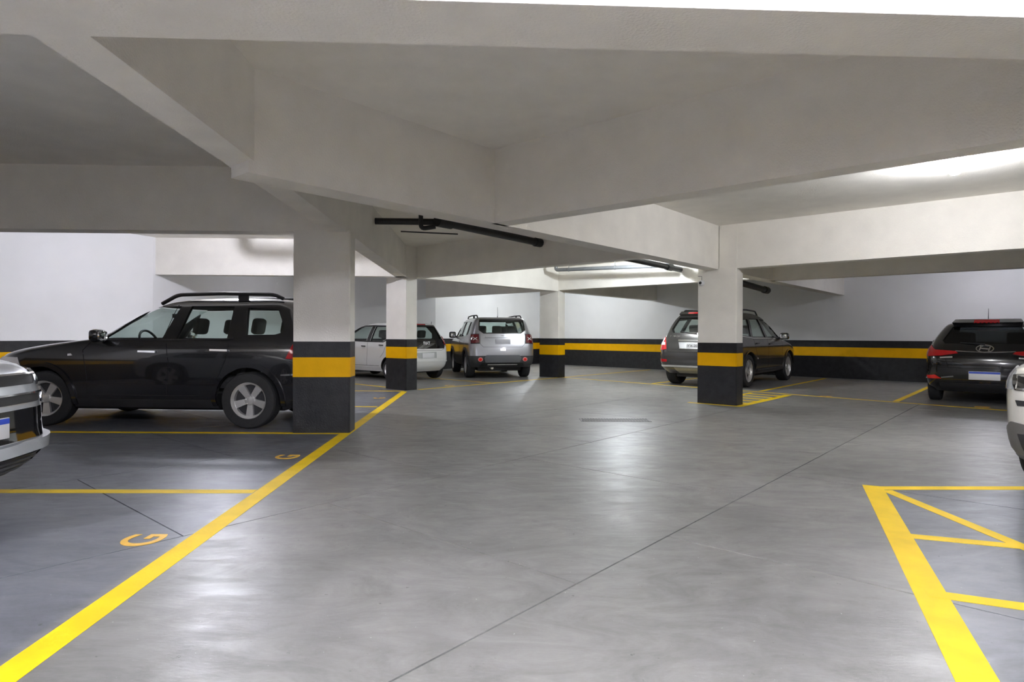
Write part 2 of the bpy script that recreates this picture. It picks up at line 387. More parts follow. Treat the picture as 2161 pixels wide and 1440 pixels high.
# ------------------------------------------------------------------ pipes
PIPE = mat('black_pipe', (.012, .012, .013), .5, noise=.3, nscale=12); GPIPE = mat('grey_pipe', (.22, .23, .24), .45, .3, noise=.1)
WPIPE = mat('white_pipe', (.7, .7, .7), .5)
def P3(d, e, z): q = Bp(d, e); return (q[0], q[1], z)
p = tag(tube('drain_pipe', [(-1.03, 8.90, 2.79), (.49, 10.73, 2.76)], .062, PIPE, None, 14), 'long black pipe hanging diagonally behind the big front beam', 'pipe', 'black ceiling pipes')
tube('coupling', [(-1.08, 8.84, 2.79), (-.90, 9.06, 2.79)], .082, PIPE, p, 14)
tube('coupling', [(.39, 10.61, 2.76), (.49, 10.73, 2.76)], .075, PIPE, p, 14)
p = tag(tube('branch_pipe', [(-1.99, 8.93, 2.80), (-1.13, 8.98, 2.80)], .048, PIPE, None, 12), 'black pipe coming straight out of the beam side', 'pipe', 'black ceiling pipes')
p = tag(tube('down_pipe', bend([(-1.30, 8.75, 2.99), (-1.30, 8.75, 2.66), (-1.10, 8.80, 2.70)], .07), .032, PIPE, None, 12), 'thin black pipe with an elbow hanging from the ceiling', 'pipe', 'black ceiling pipes')
lathe('flange', [(.0, 2.998), (.06, 2.998), (.06, 2.985), (.0, 2.985)], PIPE, p, 16, 'z', loc=(-1.30, 8.75, 0))
tag(tube('hanger_rod', [(-1.62, 8.95, 2.655), (-.80, 9.05, 2.635)], .010, PIPE, None, 8), 'thin black rod below the black pipes', 'pipe')
p = tag(tube('drain_pipe', [P3(-1.37, -2.62, 2.76), P3(3.40, -2.62, 2.70)], .062, PIPE, None, 14), 'black pipe crossing the bright bay before the grey pipe', 'pipe', 'black ceiling pipes')
tube('coupling', [P3(2.7, -2.62, 2.71), P3(2.95, -2.62, 2.71)], .08, PIPE, p, 14)
p = tag(tube('drain_pipe', [P3(3.68, -1.55, 2.42), P3(6.75, -1.75, 2.36)], .075, PIPE, None, 14), 'short black pipe end right of the camera column', 'pipe', 'black ceiling pipes')
tube('coupling', [P3(6.4, -1.73, 2.365), P3(6.72, -1.75, 2.36)], .092, PIPE, p, 14)
gp = tag(tube('conduit_pipe', bend([P3(2.6, -5.65, 2.99), P3(2.6, -5.65, 2.83), P3(2.6, -5.4, 2.82), P3(2.6, -2.78, 2.73)], .06), .045, GPIPE, None, 12), 'grey pipe with an elbow along the bright far beam', 'pipe')
for e in (-5.25, -3.9, -2.95):
    z = 2.82-(e+5.4)*.034; q = P3(2.6, e, 0)
    lathe('pipe_clamp', [(.052, -.012), (.052, .012)], GPIPE, gp, 14, 'z', loc=(0, 0, 0)).matrix_local = Matrix.Translation((q[0], q[1], z)) @ Matrix.Rotation(R(-41), 4, 'Z') @ Matrix.Rotation(R(90), 4, 'Y')
    tube('hanger', [(q[0], q[1], z+.04), (q[0], q[1], 3.0)], .006, GPIPE, gp, 6)
wp = tag(tube('water_pipe', bend([(-4.86, 10.55, 3.09), (-4.86, 10.55, 2.93), (-4.6, 10.56, 2.925), (-2.35, 10.66, 2.925)], .09), .042, WPIPE, None, 12), 'white pipe under the ceiling above the black car', 'pipe')

# security camera on the column
cm = empty('security_camera', P3(.0, -.59, 2.05)); tag(cm, 'small white dome security camera on the column face', 'camera')
nrm = Vector((-D2.x, -D2.y, 0))
Mc = Matrix.Rotation(math.atan2(nrm.y, nrm.x), 4, 'Z') @ Matrix.Rotation(R(90), 4, 'Y')
b_ = lathe('camera_base', [(0, 0), (.05, 0), (.05, .02), (.042, .045), (.03, .055), (0, .055)], PLATE, cm, 20, 'z'); b_.data.transform(Mc)
l_ = lathe('lens', [(.024, .05), (.024, .066), (.014, .074), (0, .075)], BLK, cm, 16, 'z'); l_.data.transform(Mc)
tube('cable', [tuple(nrm*.004+Vector((0, 0, .05))), tuple(nrm*.004+Vector((0, 0, .115))), tuple(nrm*.004+Vector((-.05, .04, .12)))], .004, DARK, cm, 6)

# ================================================================== cars
def pchip(tab):
    xs = [t[0] for t in tab]; ys = [t[1] for t in tab]; n = len(xs)
    h = [xs[i+1]-xs[i] for i in range(n-1)]; d = [(ys[i+1]-ys[i])/h[i] for i in range(n-1)]
    m = [0]*n; m[0] = d[0]; m[-1] = d[-1]
    for i in range(1, n-1):
        if d[i-1]*d[i] > 0:
            w1 = 2*h[i]+h[i-1]; w2 = h[i]+2*h[i-1]; m[i] = (w1+w2)/(w1/d[i-1]+w2/d[i])
    def f(x):
        if x <= xs[0]: return ys[0]
        if x >= xs[-1]: return ys[-1]
        i = 0
        while x > xs[i+1]: i += 1
        t = (x-xs[i])/h[i]
        return (2*t**3-3*t*t+1)*ys[i]+(t**3-2*t*t+t)*h[i]*m[i]+(-2*t**3+3*t*t)*ys[i+1]+(t**3-t*t)*h[i]*m[i+1]
    return f

def bool_apply(o, cutters):
    for c in cutters:
        md = o.modifiers.new('b', 'BOOLEAN'); md.operation = 'DIFFERENCE'; md.solver = 'EXACT'; md.object = c; md.material_mode = 'TRANSFER'
    dg = bpy.context.evaluated_depsgraph_get(); me = bpy.data.meshes.new_from_object(o.evaluated_get(dg))
    old = o.data; o.modifiers.clear(); o.data = me; bpy.data.meshes.remove(old)
    for c in cutters:
        d = c.data; bpy.data.objects.remove(c); bpy.data.meshes.remove(d)

class Car:
    def __init__(s, name, label, loc, heading, paint, xr, xf, hw, ax_r, ax_f, tr, tw=.205, rr=.16, rf=.26, cr=.07, cf=.16, tap=.035, zc=None, dash=.55,
                 clad=None, spokes=5, rim_r=None, rimmat=None, arch=.065, floor_z=.42):
        s.root = empty(name, (loc[0], loc[1], 0), math.atan2(heading[1], heading[0])); tag(s.root, label, 'car', 'parked cars')
        s.paint = paint; s.xr = pchip(xr); s.xf = pchip(xf); s.hw = pchip(hw); s.z0 = xr[0][0]; s.z1 = xr[-1][0]
        F = lambda v: (lambda z: v) if isinstance(v, (int, float)) else pchip(v)
        s.rr, s.rf, s.cr, s.cf = F(rr), F(rf), F(cr), F(cf); s.tap = tap; s.half = max(abs(t[1]) for t in xf)
        s.ax = (ax_r, ax_f); s.tr = tr; s.tw = tw; s.zc = zc; s.dash = dash; s.clad = clad; s.floor_z = floor_z
        s.arch = arch; s.spokes = spokes; s.rim_r = rim_r or tr*.64; s.rimmat = rimmat or ALLOY; s.side_w = []; s.rear_w = []; s.front_w = []
    def par(s, z, ins=0.):
        hw = s.hw(z)-ins; xr = s.xr(z)+ins; xf = s.xf(z)-ins
        L = max(xf-xr, .2)
        rr = min(max(s.rr(z)-ins, .03), hw*.6, L*.3); rf = min(max(s.rf(z)-ins, .03), hw*.75, L*.3); return hw, xr, xf, rr, rf, s.cr(z), s.cf(z)
    def tp(s, x): return 1-s.tap*min(1.2, abs(x)/s.half)**3
    def outline(s, z, ins=0., xmax=None, xmin=None):
        hw, xr, xf, rr, rf, cr, cf = s.par(z, ins)
        if xmax is not None and xf > xmax: xf = xmax; cf = 0.02; rf = .05
        if xmin is not None and xr < xmin: xr = xmin
        P = []; a = hw-rr; c0 = cr*(a/hw)**2
        for k in range(9): y = a*k/9; P.append((xr+cr*(y/hw)**2, y))
        xa = xr+c0+rr
        for k in range(7): t = math.pi/2*k/6; P.append((xa-rr*math.cos(t), a+rr*math.sin(t)))
        b = hw-rf; c1 = cf*(b/hw)**2; xb = max(xf-c1-rf, xa+.05)
        for k in range(1, 25): P.append((xa+(xb-xa)*k/25, hw))
        for k in range(7): t = math.pi/2*k/6; P.append((xb+rf*math.sin(t), b+rf*math.cos(t)))
        for k in range(8, -1, -1): y = b*k/9; P.append((xf-cf*(y/hw)**2, y))
        return [(x, y*s.tp(x)) for x, y in P]
    def levels(s, z0, z1, ins=0.):
        zs = [z0]; z = z0
        while z < z1-1e-6:
            dz = .05
            while dz > .004 and (abs(s.xf(z+dz)-s.xf(z)) > .09 or abs(s.xr(z+dz)-s.xr(z)) > .09 or abs(s.hw(z+dz)-s.hw(z)) > .03): dz *= .6
            z = min(z+dz, z1)
            if z1-z < .003: z = z1
            zs.append(z)
        return zs
    def loft(s, name, zs, m, ins=0., xmaxf=None, xminf=None):
        V = []; F = []; n = None
        for z in zs:
            h = s.outline(z, ins, xmaxf(z) if xmaxf else None, xminf(z) if xminf else None)
            ring = h+[(x, -y) for x, y in h[-2:0:-1]]; n = len(ring); V += [(x, y, z) for x, y in ring]
        for i in range(len(zs)-1):
            for k in range(n): F.append((i*n+k, i*n+(k+1) % n, (i+1)*n+(k+1) % n, (i+1)*n+k))
        F.append(tuple(range(n))); F.append(tuple(range((len(zs)-1)*n, len(zs)*n))[::-1])
        bm = bmesh.new(); me = bpy.data.meshes.new('t'); me.from_pydata(V, [], F); bm.from_mesh(me); bpy.data.meshes.remove(me)
        return frombm(name, bm, m, None)
    # ---- surface maps
    def S(s, x, z, sd=1):
        hw, xr, xf, rr, rf, cr, cf = s.par(z); xa = xr+cr*((hw-rr)/hw)**2+rr; xb = xf-cf*((hw-rf)/hw)**2-rf
        if x < xa: t = min((xa-x)/rr, 1.); y = hw-rr+rr*math.sqrt(max(0, 1-t*t))
        elif x > xb: t = min((x-xb)/rf, 1.); y = hw-rf+rf*math.sqrt(max(0, 1-t*t))
        else: y = hw
        return Vector((x, sd*y*s.tp(x), z))
    def _arc(s, u, z, rev):
        h = s.outline(z)
        if rev: h = h[::-1]
        sg = 1 if u >= 0 else -1; u = abs(u); d = 0
        for i in range(len(h)-1):
            l = math.hypot(h[i+1][0]-h[i][0], h[i+1][1]-h[i][1])
            if d+l >= u:
                t = (u-d)/l; return Vector((h[i][0]+(h[i+1][0]-h[i][0])*t, sg*(h[i][1]+(h[i+1][1]-h[i][1])*t), z))
            d += l
        return Vector((h[-1][0], sg*h[-1][1], z))
    def Rr(s, u, z): return s._arc(u, z, False)
    def Ff(s, u, z): return s._arc(u, z, True)
    def mapf(s, kind):
        if kind == 's+': return lambda u, z: s.S(u, z, 1)
        if kind == 's-': return lambda u, z: s.S(u, z, -1)
        return s.Rr if kind == 'r' else s.Ff
    def patch(s, name, kind, poly, off, th, m, parent=None, du=.06, smooth=35):
        f = s.mapf(kind); bm = bmesh.new()
        vs = [bm.verts.new((u, z, 0)) for u, z in poly]; bm.faces.new(vs)
        for ax in (0, 1):
            lo = min(p[ax] for p in poly); hi = max(p[ax] for p in poly); n = int((hi-lo)/du)
            for k in range(1, n+1):
                co = [0, 0, 0]; co[ax] = lo+(hi-lo)*k/(n+1); no = [0, 0, 0]; no[ax] = 1
                bmesh.ops.bisect_plane(bm, geom=bm.verts[:]+bm.edges[:]+bm.faces[:], plane_co=co, plane_no=no)
        bmesh.ops.remove_doubles(bm, verts=bm.verts, dist=.0005)
        e = .004; pos = {}
        for v in bm.verts:
            u, z = v.co.x, v.co.y; p = f(u, z); a = f(u+e, z)-f(u-e, z); b = f(u, z+e)-f(u, z-e); n = a.cross(b)
            if n.length < 1e-9: n = Vector((0, 0, 1))
            n.normalize(); c = Vector((p.x-(s.xr(p.z)+s.xf(p.z))/2 if kind in 'rf' else 0, p.y, 0))
            if kind in 'rf': c = Vector((-1 if kind == 'r' else 1, .3*(1 if p.y > 0 else -1) if abs(p.y) > .3 else 0, 0))
            if n.dot(c) < 0: n = -n
            pos[v] = (p+n*off, p+n*(off-th))
        idx = {v: i for i, v in enumerate(bm.verts)}; N = len(idx)
        V = [pos[v][0] for v in bm.verts]+[pos[v][1] for v in bm.verts]; F = []
        for fc in bm.faces:
            r = [idx[v] for v in fc.verts]; F.append(tuple(r)); F.append(tuple(i+N for i in reversed(r)))
        for ed in bm.edges:
            if len(ed.link_faces) == 1: a, b = idx[ed.verts[0]], idx[ed.verts[1]]; F.append((a, b, b+N, a+N))
        bm.free(); b2 = bmesh.new(); me = bpy.data.meshes.new('t'); me.from_pydata([tuple(v) for v in V], [], F); b2.from_mesh(me); bpy.data.meshes.remove(me)
        return frombm(name, b2, m, parent or s.root, smooth)
    def strip(s, name, kind, pts, w, off, th, m, parent=None):
        """ribbon along a polyline on the surface"""
        f = s.mapf(kind); dense = []
        for i in range(len(pts)-1):
            a, b = Vector(pts[i]), Vector(pts[i+1]); n = max(1, int((b-a).length/.05))
            dense += [a+(b-a)*k/n for k in range(n)]
        dense.append(Vector(pts[-1])); V = []; F = []; e = .004
        for i, p in enumerate(dense):
            t = (dense[min(i+1, len(dense)-1)]-dense[max(i-1, 0)]).normalized(); nn = Vector((-t.y, t.x))*w/2
            P = f(p.x, p.y); n = (f(p.x+e, p.y)-f(p.x-e, p.y)).cross(f(p.x, p.y+e)-f(p.x, p.y-e)); n.normalize()
            c = Vector((0, P.y, 0)) if kind[0] == 's' else Vector((-1 if kind == 'r' else 1, P.y*.4, 0))
            if n.dot(c) < 0: n = -n
            A = f(p.x+nn.x, p.y+nn.y); B = f(p.x-nn.x, p.y-nn.y); V += [A+n*off, B+n*off, B+n*(off-th), A+n*(off-th)]
        for i in range(len(dense)-1):
            for k in range(4): F.append((4*i+k, 4*i+(k+1) % 4, 4*i+4+(k+1) % 4, 4*i+4+k))
        F.append((0, 1, 2, 3)); j = 4*(len(dense)-1); F.append((j+3, j+2, j+1, j))
        bm = bmesh.new(); me = bpy.data.meshes.new('t'); me.from_pydata([tuple(v) for v in V], [], F); bm.from_mesh(me); bpy.data.meshes.remove(me)
        return frombm(name, bm, m, parent or s.root, 35)
    # ---- assembly
    def build(s, side_w=(), rear_w=None, front_w=None, gl_side=None, gl_rear=None, dash_z=None, liner=None):
        gs = gl_side or TINT; gr = gl_rear or TINT
        body = s.loft('body', s.levels(s.z0, s.z1), s.paint); cut = []
        zt = s.z1-.035; zc = s.zc
        cav = s.loft('c', s.levels(s.floor_z, zt), INT, .05, lambda z: (s.dash if z < zc else 9), lambda z: s.xr(z)+.10)
        cut.append(cav)
        bm = bmesh.new()
        for ax in s.ax:
            for sd in (-1, 1):
                r = bmesh.ops.create_cone(bm, cap_ends=True, segments=40, radius1=s.tr+s.arch, radius2=s.tr+s.arch, depth=.6)
                bmesh.ops.rotate(bm, cent=(0, 0, 0), matrix=Matrix.Rotation(R(90), 3, 'X'), verts=r['verts'])
                y0 = s.hw(.6)-.30; bmesh.ops.translate(bm, vec=(ax, sd*(y0+.3), s.tr), verts=r['verts'])
        cut.append(frombm('c', bm, SEAM))
        def prism_cut(poly, axis, lo, hi):
            n = len(poly); V = []
            for d in (lo, hi): V += [((p[0], d, p[1]) if axis == 'y' else (d, p[0], p[1])) for p in poly]
            F = [tuple(range(n)), tuple(range(n, 2*n))[::-1]]+[(i, (i+1) % n, n+(i+1) % n, n+i) for i in range(n)]
            b = bmesh.new(); me = bpy.data.meshes.new('t'); me.from_pydata(V, [], F); b.from_mesh(me); bpy.data.meshes.remove(me); return b
        for poly in side_w: cut.append(frombm('c', prism_cut(poly, 'y', -1.4, 1.4), SEAM))
        xm = (s.xr(zt)+s.xf(zt))/2
        if rear_w: cut.append(frombm('c', prism_cut(rear_w, 'x', -3.2, s.xr(1.3)+.45), SEAM))
        if front_w: cut.append(frombm('c', prism_cut(front_w, 'x', s.dash-.9, 3.2), SEAM))
        bool_apply(body, cut); body.parent = s.root; s.body = body
        me = body.data; me.polygons.foreach_set('use_smooth', [True]*len(me.polygons)); me.set_sharp_from_angle(angle=R(28))
        if s.clad:
            zcl, cm = s.clad; me.materials.append(cm); k = len(me.materials)-1
            # lower cladding as its own part
            bm = bmesh.new(); bm.from_mesh(me); b2 = bm.copy()
            pi = [i for i, mm in enumerate(me.materials) if mm == s.paint][0]
            isl = lambda f: f.material_index == pi and f.calc_center_median().z < zcl
            bmesh.ops.delete(bm, geom=[f for f in bm.faces if isl(f)], context='FACES'); bm.to_mesh(me); bm.free()
            bmesh.ops.delete(b2, geom=[f for f in b2.faces if not isl(f)], context='FACES'); m2 = bpy.data.meshes.new('cladding'); b2.to_mesh(m2); b2.free()
            c = link('lower_cladding', m2, cm, s.root); 
            m2.polygons.foreach_set('use_smooth', [True]*len(m2.polygons)); m2.set_sharp_from_angle(angle=R(28))
        for poly in side_w:
            for kd in ('s+', 's-'): s.patch('side_window', kd, poly, -.012, .004, gs, du=.15)
        if rear_w: s.patch('rear_window', 'r', rear_w, -.012, .004, gr, du=.12)
        if front_w: s.patch('windscreen', 'f', front_w, -.012, .004, CLEAR, du=.12)
        s.wheels()
        hwf = s.hw(.7)
        und = box('underbody', s.ax[0]-.35, s.ax[1]+.35, -hwf+.30, hwf-.30, .19, s.z0+.05, DARK, s.root, .03)
        for ax in s.ax: tube('axle', [(ax, -hwf+.2, s.tr), (ax, hwf-.2, s.tr)], .035, DARK, s.root)
    def wheels(s):
        tr, tw, rr = s.tr, s.tw, s.rim_r; h = tw/2
        prof = [(rr, -h*.85), (rr+.012, -h), (tr-.05, -h*1.02), (tr-.018, -h*.96), (tr-.003, -h*.78), (tr, -h*.4), (tr, h*.4), (tr-.003, h*.78), (tr-.018, h*.96), (tr-.05, h*1.02), (rr+.012, h), (rr, h*.85), (rr-.012, h*.3), (rr-.012, -h*.3), (rr, -h*.85)]
        first = None; yw = s.hw(.5)*s.tp(1.2)-h-.012
        for ax in s.ax:
            for sd in (1, -1):
                if first is None:
                    t = lathe('wheel', prof, RUB, s.root, 44); ri = s.rim_geo(); dk = lathe('brake_disc', [(0, h*.1), (rr-.02, h*.1), (rr-.02, 0), (0, 0)], DARK, t, 24)
                    ri.parent = t; first = (t, ri, dk)
                else:
                    t = bpy.data.objects.new('wheel', first[0].data); COL.objects.link(t); t.parent = s.root
                    for q in first[1:]:
                        c = bpy.data.objects.new(q.name.split('.')[0], q.data); COL.objects.link(c); c.parent = t
                t.location = (ax, sd*yw, tr); t.rotation_euler = (0, random.uniform(0, 1.2) if ax != s.ax[0] else .3, 0 if sd > 0 else math.pi)
                if ax == s.ax[1]: t.rotation_euler[2] += getattr(s, 'steer', 0)
    def rim_geo(s):
        rr = s.rim_r; h = s.tw/2; bm = bmesh.new(); n = s.spokes
        for k in range(n):
            a = 2*math.pi*k/n; w0, w1 = .030, .048 if n <= 5 else .030
            ys = h*.55; pts = [(.03, -w0), (rr-.008, -w1), (rr-.008, w1), (.03, w0)]
            vs = []
            for yo, dd in ((ys, 0), (ys-.035, 0)):
                for (x, y) in pts: vs.append(bm.verts.new((x*math.cos(a)-y*math.sin(a), yo-(.012 if x < .05 else 0), x*math.sin(a)+y*math.cos(a))))
            bm.faces.new(vs[0:4]); bm.faces.new(vs[7:3:-1])
            for i in range(4): bm.faces.new((vs[i], vs[4+i], vs[4+(i+1) % 4], vs[(i+1) % 4]))
        me = bpy.data.meshes.new('t')
        def ring(prof, seg=40):
            V = []
            for (r, y) in prof:
                for k in range(seg): an = 2*math.pi*k/seg; V.append(bm.verts.new((r*math.cos(an), y, r*math.sin(an))))
            for i in range(len(prof)-1):
                for k in range(seg): bm.faces.new((V[i*seg+k], V[i*seg+(k+1) % seg], V[(i+1)*seg+(k+1) % seg], V[(i+1)*seg+k]))
            return V
        ring([(rr-.028, h*.2), (rr-.024, h*.60), (rr-.006, h*.82), (rr+.004, h*.92), (rr+.006, h*.80), (rr, h*.2)])
        ring([(.062, h*.2), (.062, h*.55), (.05, h*.66), (.02, h*.70), (.001, h*.70)], 20)
        for k in range(5):
            an = 2*math.pi*(k+.5)/5; r = bmesh.ops.create_cone(bm, cap_ends=True, segments=6, radius1=.009, radius2=.009, depth=.02)
            bmesh.ops.rotate(bm, cent=(0, 0, 0), matrix=Matrix.Rotation(R(90), 3, 'X'), verts=r['verts']); bmesh.ops.translate(bm, vec=(.047*math.cos(an), h*.66, .047*math.sin(an)), verts=r['verts'])
        return frombm('rim', bm, s.rimmat, None, 30)
    def seats(s, xs, y=.38, zb=.95, hz=1.18, m=None, tall=.0):
        m = m or INT
        for (x, ys) in xs:
            for yy in ys:
                M = Matrix.Translation((x, yy, zb-.22)) @ Matrix.Rotation(R(-14), 4, 'Y')
                st = box('seat_back', -.06, .06, -.23, .23, -.22, .34, m, s.root, .05, M)
                M2 = Matrix.Translation((x-.10, yy, hz)) @ Matrix.Rotation(R(-10), 4, 'Y')
                box('headrest', -.05, .05, -.13, .13, -.10, .11, m, st, .045, M2)
                box('seat_cushion', x-.02, x+.48, yy-.23, yy+.23, zb-.52, zb-.36, m, st, .05)
    def seam(s, kind, pts, w=.007): return s.strip('panel_gap', kind, pts, w, .0012, .003, SEAM)
    def handle(s, kind, x, z, L=.2, m=None, h=.028):
        return s.patch('door_handle', kind, [(x-L/2, z-h/2), (x+L/2, z-h/2+.006), (x+L/2, z+h/2), (x-L/2, z+h/2-.004)], .030, .02, m or s.paint)
    def arch_lips(s, m, w=.05, off=.012):
        for ax in s.ax:
            for kd in ('s+', 's-'):
                r = s.tr+s.arch+w/2-.006; pts = [(ax+r*math.cos(t), s.tr+r*math.sin(t)) for t in [R(-8+196*k/22) for k in range(23)]]
                pts = [(x, z) for x, z in pts if z > s.z0+.01]
                s.strip('wheel_arch_trim', kd, pts, w, off, .03, m)
    def mirror(s, x, z, m, out=.12, sz=(.11, .19, .15), mm=None):
        for sd in (1, -1):
            p = s.S(x, z, sd); c = p+Vector((0, sd*out, .03))
            o = box('side_mirror', c.x-sz[0]/2, c.x+sz[0]/2, c.y-sz[1]/2, c.y+sz[1]/2, c.z-sz[2]/2, c.z+sz[2]/2, m, s.root, .045)
            box('mirror_glass', c.x-sz[0]/2-.003, c.x-sz[0]/2+.004, c.y-sz[1]*.36, c.y+sz[1]*.36, c.z-sz[2]*.34, c.z+sz[2]*.34, CHROME, o, .02)
            box('mirror_arm', c.x-.03, c.x+.03, min(p.y, c.y)-.02, max(p.y, c.y)+.02, c.z-sz[2]*.45, c.z-sz[2]*.15, DARK, o, .015)
    def rails(s, x0, x1, y, z, m, hgt=.05, r=.016, mid=True, zr=0.):
        for sd in (1, -1):
            pts = bend([(x0, sd*y, z-.02+zr), (x0+.12, sd*y, z+hgt), ((x0+x1)/2, sd*(y+.01), z+hgt+.012), (x1-.22, sd*y, z+hgt-.004), (x1, sd*(y-.02), z-.05)], .07)
            o = tube('roof_rail', pts, r, m, s.root, 10)
            if mid: box('rail_foot', (x0+x1)/2-.35, (x0+x1)/2-.22, sd*y-.016, sd*y+.016, z-.04, z+hgt+.01, m, o, .006)
    def plate(s, kind, z, lines=None, blue=True, w=.40, h=.13, u=0, off=.022):
        f = s.mapf(kind); p = f(u, z); sx = -1 if kind == 'r' else 1
        x = p.x+sx*(off)
        o = box('number_plate', x-.008, x+.008, u-w/2, u+w/2, z-h/2, z+h/2, PLATE, s.root, .004)
        if blue: box('plate_strip', x+sx*.006, x+sx*.0095, u-w/2+.004, u+w/2-.004, z+h/2-.038, z+h/2-.005, PLATEB, o)
        if lines:
            M = Matrix.Translation((x+sx*.009, u-sx*(lines[3] if len(lines) > 3 else 0), z+lines[2])) @ Matrix.Rotation(R(-90 if sx < 0 else 90), 4, 'Z') @ Matrix.Rotation(R(90), 4, 'X')
            text_mesh('plate_lettering', lines[0], lines[1], SEAM, o, M, .001)
        return o
    def text(s, kind, t, size, u, z, m, off=.01, name='badge_lettering', bold=0., sx_=1.):
        f = s.mapf(kind); p = f(u, z); e = .01; sx = -1 if kind == 'r' else 1
        a = (f(u+e, z)-f(u-e, z)).normalized(); b = (f(u, z+e)-f(u, z-e)).normalized()
        if kind == 'r': a = -a
        n = a.cross(b).normalized(); b = n.cross(a)
        M = Matrix(((a.x*sx_, b.x, n.x, p.x+n.x*off), (a.y*sx_, b.y, n.y, p.y+n.y*off), (a.z*sx_, b.z, n.z, p.z+n.z*off), (0, 0, 0, 1)))
        return text_mesh(name, t, size, m, s.root, M, .003, bold)
    def antenna(s, x, z, L=.22, back=.12):
        tube('antenna', [(x, 0, z), (x-.03, 0, z+.03), (x-back, 0, z+L)], [.014, .006, .003], DARK, s.root, 8)
    def wiper(s, u0, u1, z0, z1):
        a = s.Rr(u0, z0)+Vector((-.02, 0, 0)); b = s.Rr(u1, z1)+Vector((-.015, 0, 0)); tube('rear_wiper', [a, (a+b)/2+Vector((-.008, 0, 0)), b], [.016, .011, .007], DARK, s.root, 8)

def pmat(name, c, metal=.0, rough=.3): return mat(name, c, rough, metal, 1., noise=.01, nscale=3)
P_BLACK = pmat('paint_black', (.008, .008, .010), 0, .22)
P_WHITE = pmat('paint_white', (.78, .78, .76), 0, .3)
P_SILV = pmat('paint_silver', (.40, .405, .43), .7, .30)
P_GREY = pmat('paint_dark_grey', (.055, .053, .050), .5, .28)
P_BLK2 = pmat('paint_night_black', (.006, .006, .0075), 0, .2)
P_IVORY = pmat('paint_ivory', (.70, .68, .61), 0, .3)
P_LGREY = pmat('paint_light_grey', (.55, .58, .60), .3, .3)

# ------------------------------------------------------------------ 1  black estate SUV, seen from its left side
c = Car('estate_car', 'black SUV seen from the side, parked left of the nearest column', (-4.45, 8.44), (-2.6, .18), P_BLACK,
    xr=[(.24, -1.92), (.40, -2.06), (.60, -2.11), (.85, -2.10), (1.02, -2.08), (1.15, -2.03), (1.35, -1.94), (1.50, -1.86), (1.56, -1.79), (1.60, -1.60), (1.62, -1.15)],
    xf=[(.24, 2.02), (.40, 2.20), (.60, 2.24), (.80, 2.19), (.89, 2.10), (.95, 1.93), (1.0, 1.68), (1.035, 1.42), (1.065, 1.14), (1.085, .96), (1.12, .80), (1.30, .48), (1.50, .10), (1.56, -.08), (1.60, -.35), (1.62, -.75)],
    hw=[(.24, .80), (.36, .865), (.55, .888), (.80, .89), (.95, .880), (1.06, .858), (1.12, .825), (1.50, .665), (1.56, .62), (1.60, .54), (1.62, .42)],
    ax_r=-1.305, ax_f=1.35, tr=.345, tw=.215, rr=.20, rf=[(.2, .34), (1.0, .40), (1.1, .2), (1.6, .2)], cr=.08, cf=[(.2, .18), (.9, .2), (1.0, .28), (1.1, .16), (1.6, .12)],
    zc=1.06, dash=.62, clad=(.36, DARK), spokes=5, rim_r=.218)
c.steer = R(10)
w1 = [(.55, 1.095), (.09, 1.490), (-.34, 1.505), (-.19, 1.09)]; w2 = [(-.375, 1.09), (-.475, 1.505), (-1.03, 1.50), (-1.02, 1.105)]
w3 = [(-1.25, 1.145), (-1.21, 1.485), (-1.60, 1.460), (-1.71, 1.25), (-1.69, 1.175), (-1.61, 1.15)]
c.build([w1, w2, w3], [(-.60, 1.16), (.60, 1.16), (.53, 1.48), (-.53, 1.48)], [(-.66, 1.10), (.66, 1.10), (.54, 1.50), (-.54, 1.50)], gl_side=CLEAR, gl_rear=CLEAR)
c.seats([(-.32, (-.37, .37)), (-1.12, (-.42, .42))], zb=.98, hz=1.25)
tube('steering_wheel', [(.28+.07*math.sin(t), .37+.18*math.cos(t), 1.03+.17*math.sin(t)) for t in [2*math.pi*k/20 for k in range(21)]], .016, DARK, c.root, 8)
box('dashboard', .42, .95, -.72, .72, .80, 1.06, INT, c.root, .05)
box('interior_mirror', .12, .15, -.11, .11, 1.37, 1.43, DARK, c.root, .012)
for kd in ('s+', 's-'):
    c.seam(kd, [(.80, .95), (.74, .62), (.76, .40)]); c.seam(kd, [(.80, .95), (.70, 1.06)]); c.seam(kd, [(-.26, 1.08), (-.31, .80), (-.28, .40)])
    c.seam(kd, [(.76, .40), (-.24, .40), (-.92, .40)]); c.seam(kd, [(-1.06, 1.08), (-1.03, .84), (-.93, .62)]); c.seam(kd, [(-.93, .62), (-.92, .40)])
    c.seam(kd, [(-.30, 1.52), (-.20, 1.08)]); c.strip('belt_moulding', kd, [(.62, 1.085), (-.18, 1.08), (-.98, 1.09), (-1.10, 1.10)], .018, .006, .01, DARK)
    c.handle(kd, -.04, .935, .22, CHROME); c.handle(kd, -.95, .955, .22, CHROME)
    c.patch('side_marker', kd, [(.93, .885), (.99, .88), (.99, .905), (.95, .91)], .008, .01, WHITEL)
    c.strip('side_moulding', kd, [(.70, .545), (-.90, .55)], .028, .012, .014, P_BLACK)
    c.strip('shoulder_crease', kd, [(1.0, .93), (.3, .865), (-.9, .89), (-1.6, .93)], .02, .008, .01, P_BLACK)
c.arch_lips(P_BLACK, .055, .018)
c.mirror(.55, 1.10, P_BLACK, .12, (.12, .19, .16))
c.rails(-1.62, -.02, .585, 1.59, DARK, .065, .024, True, .03)
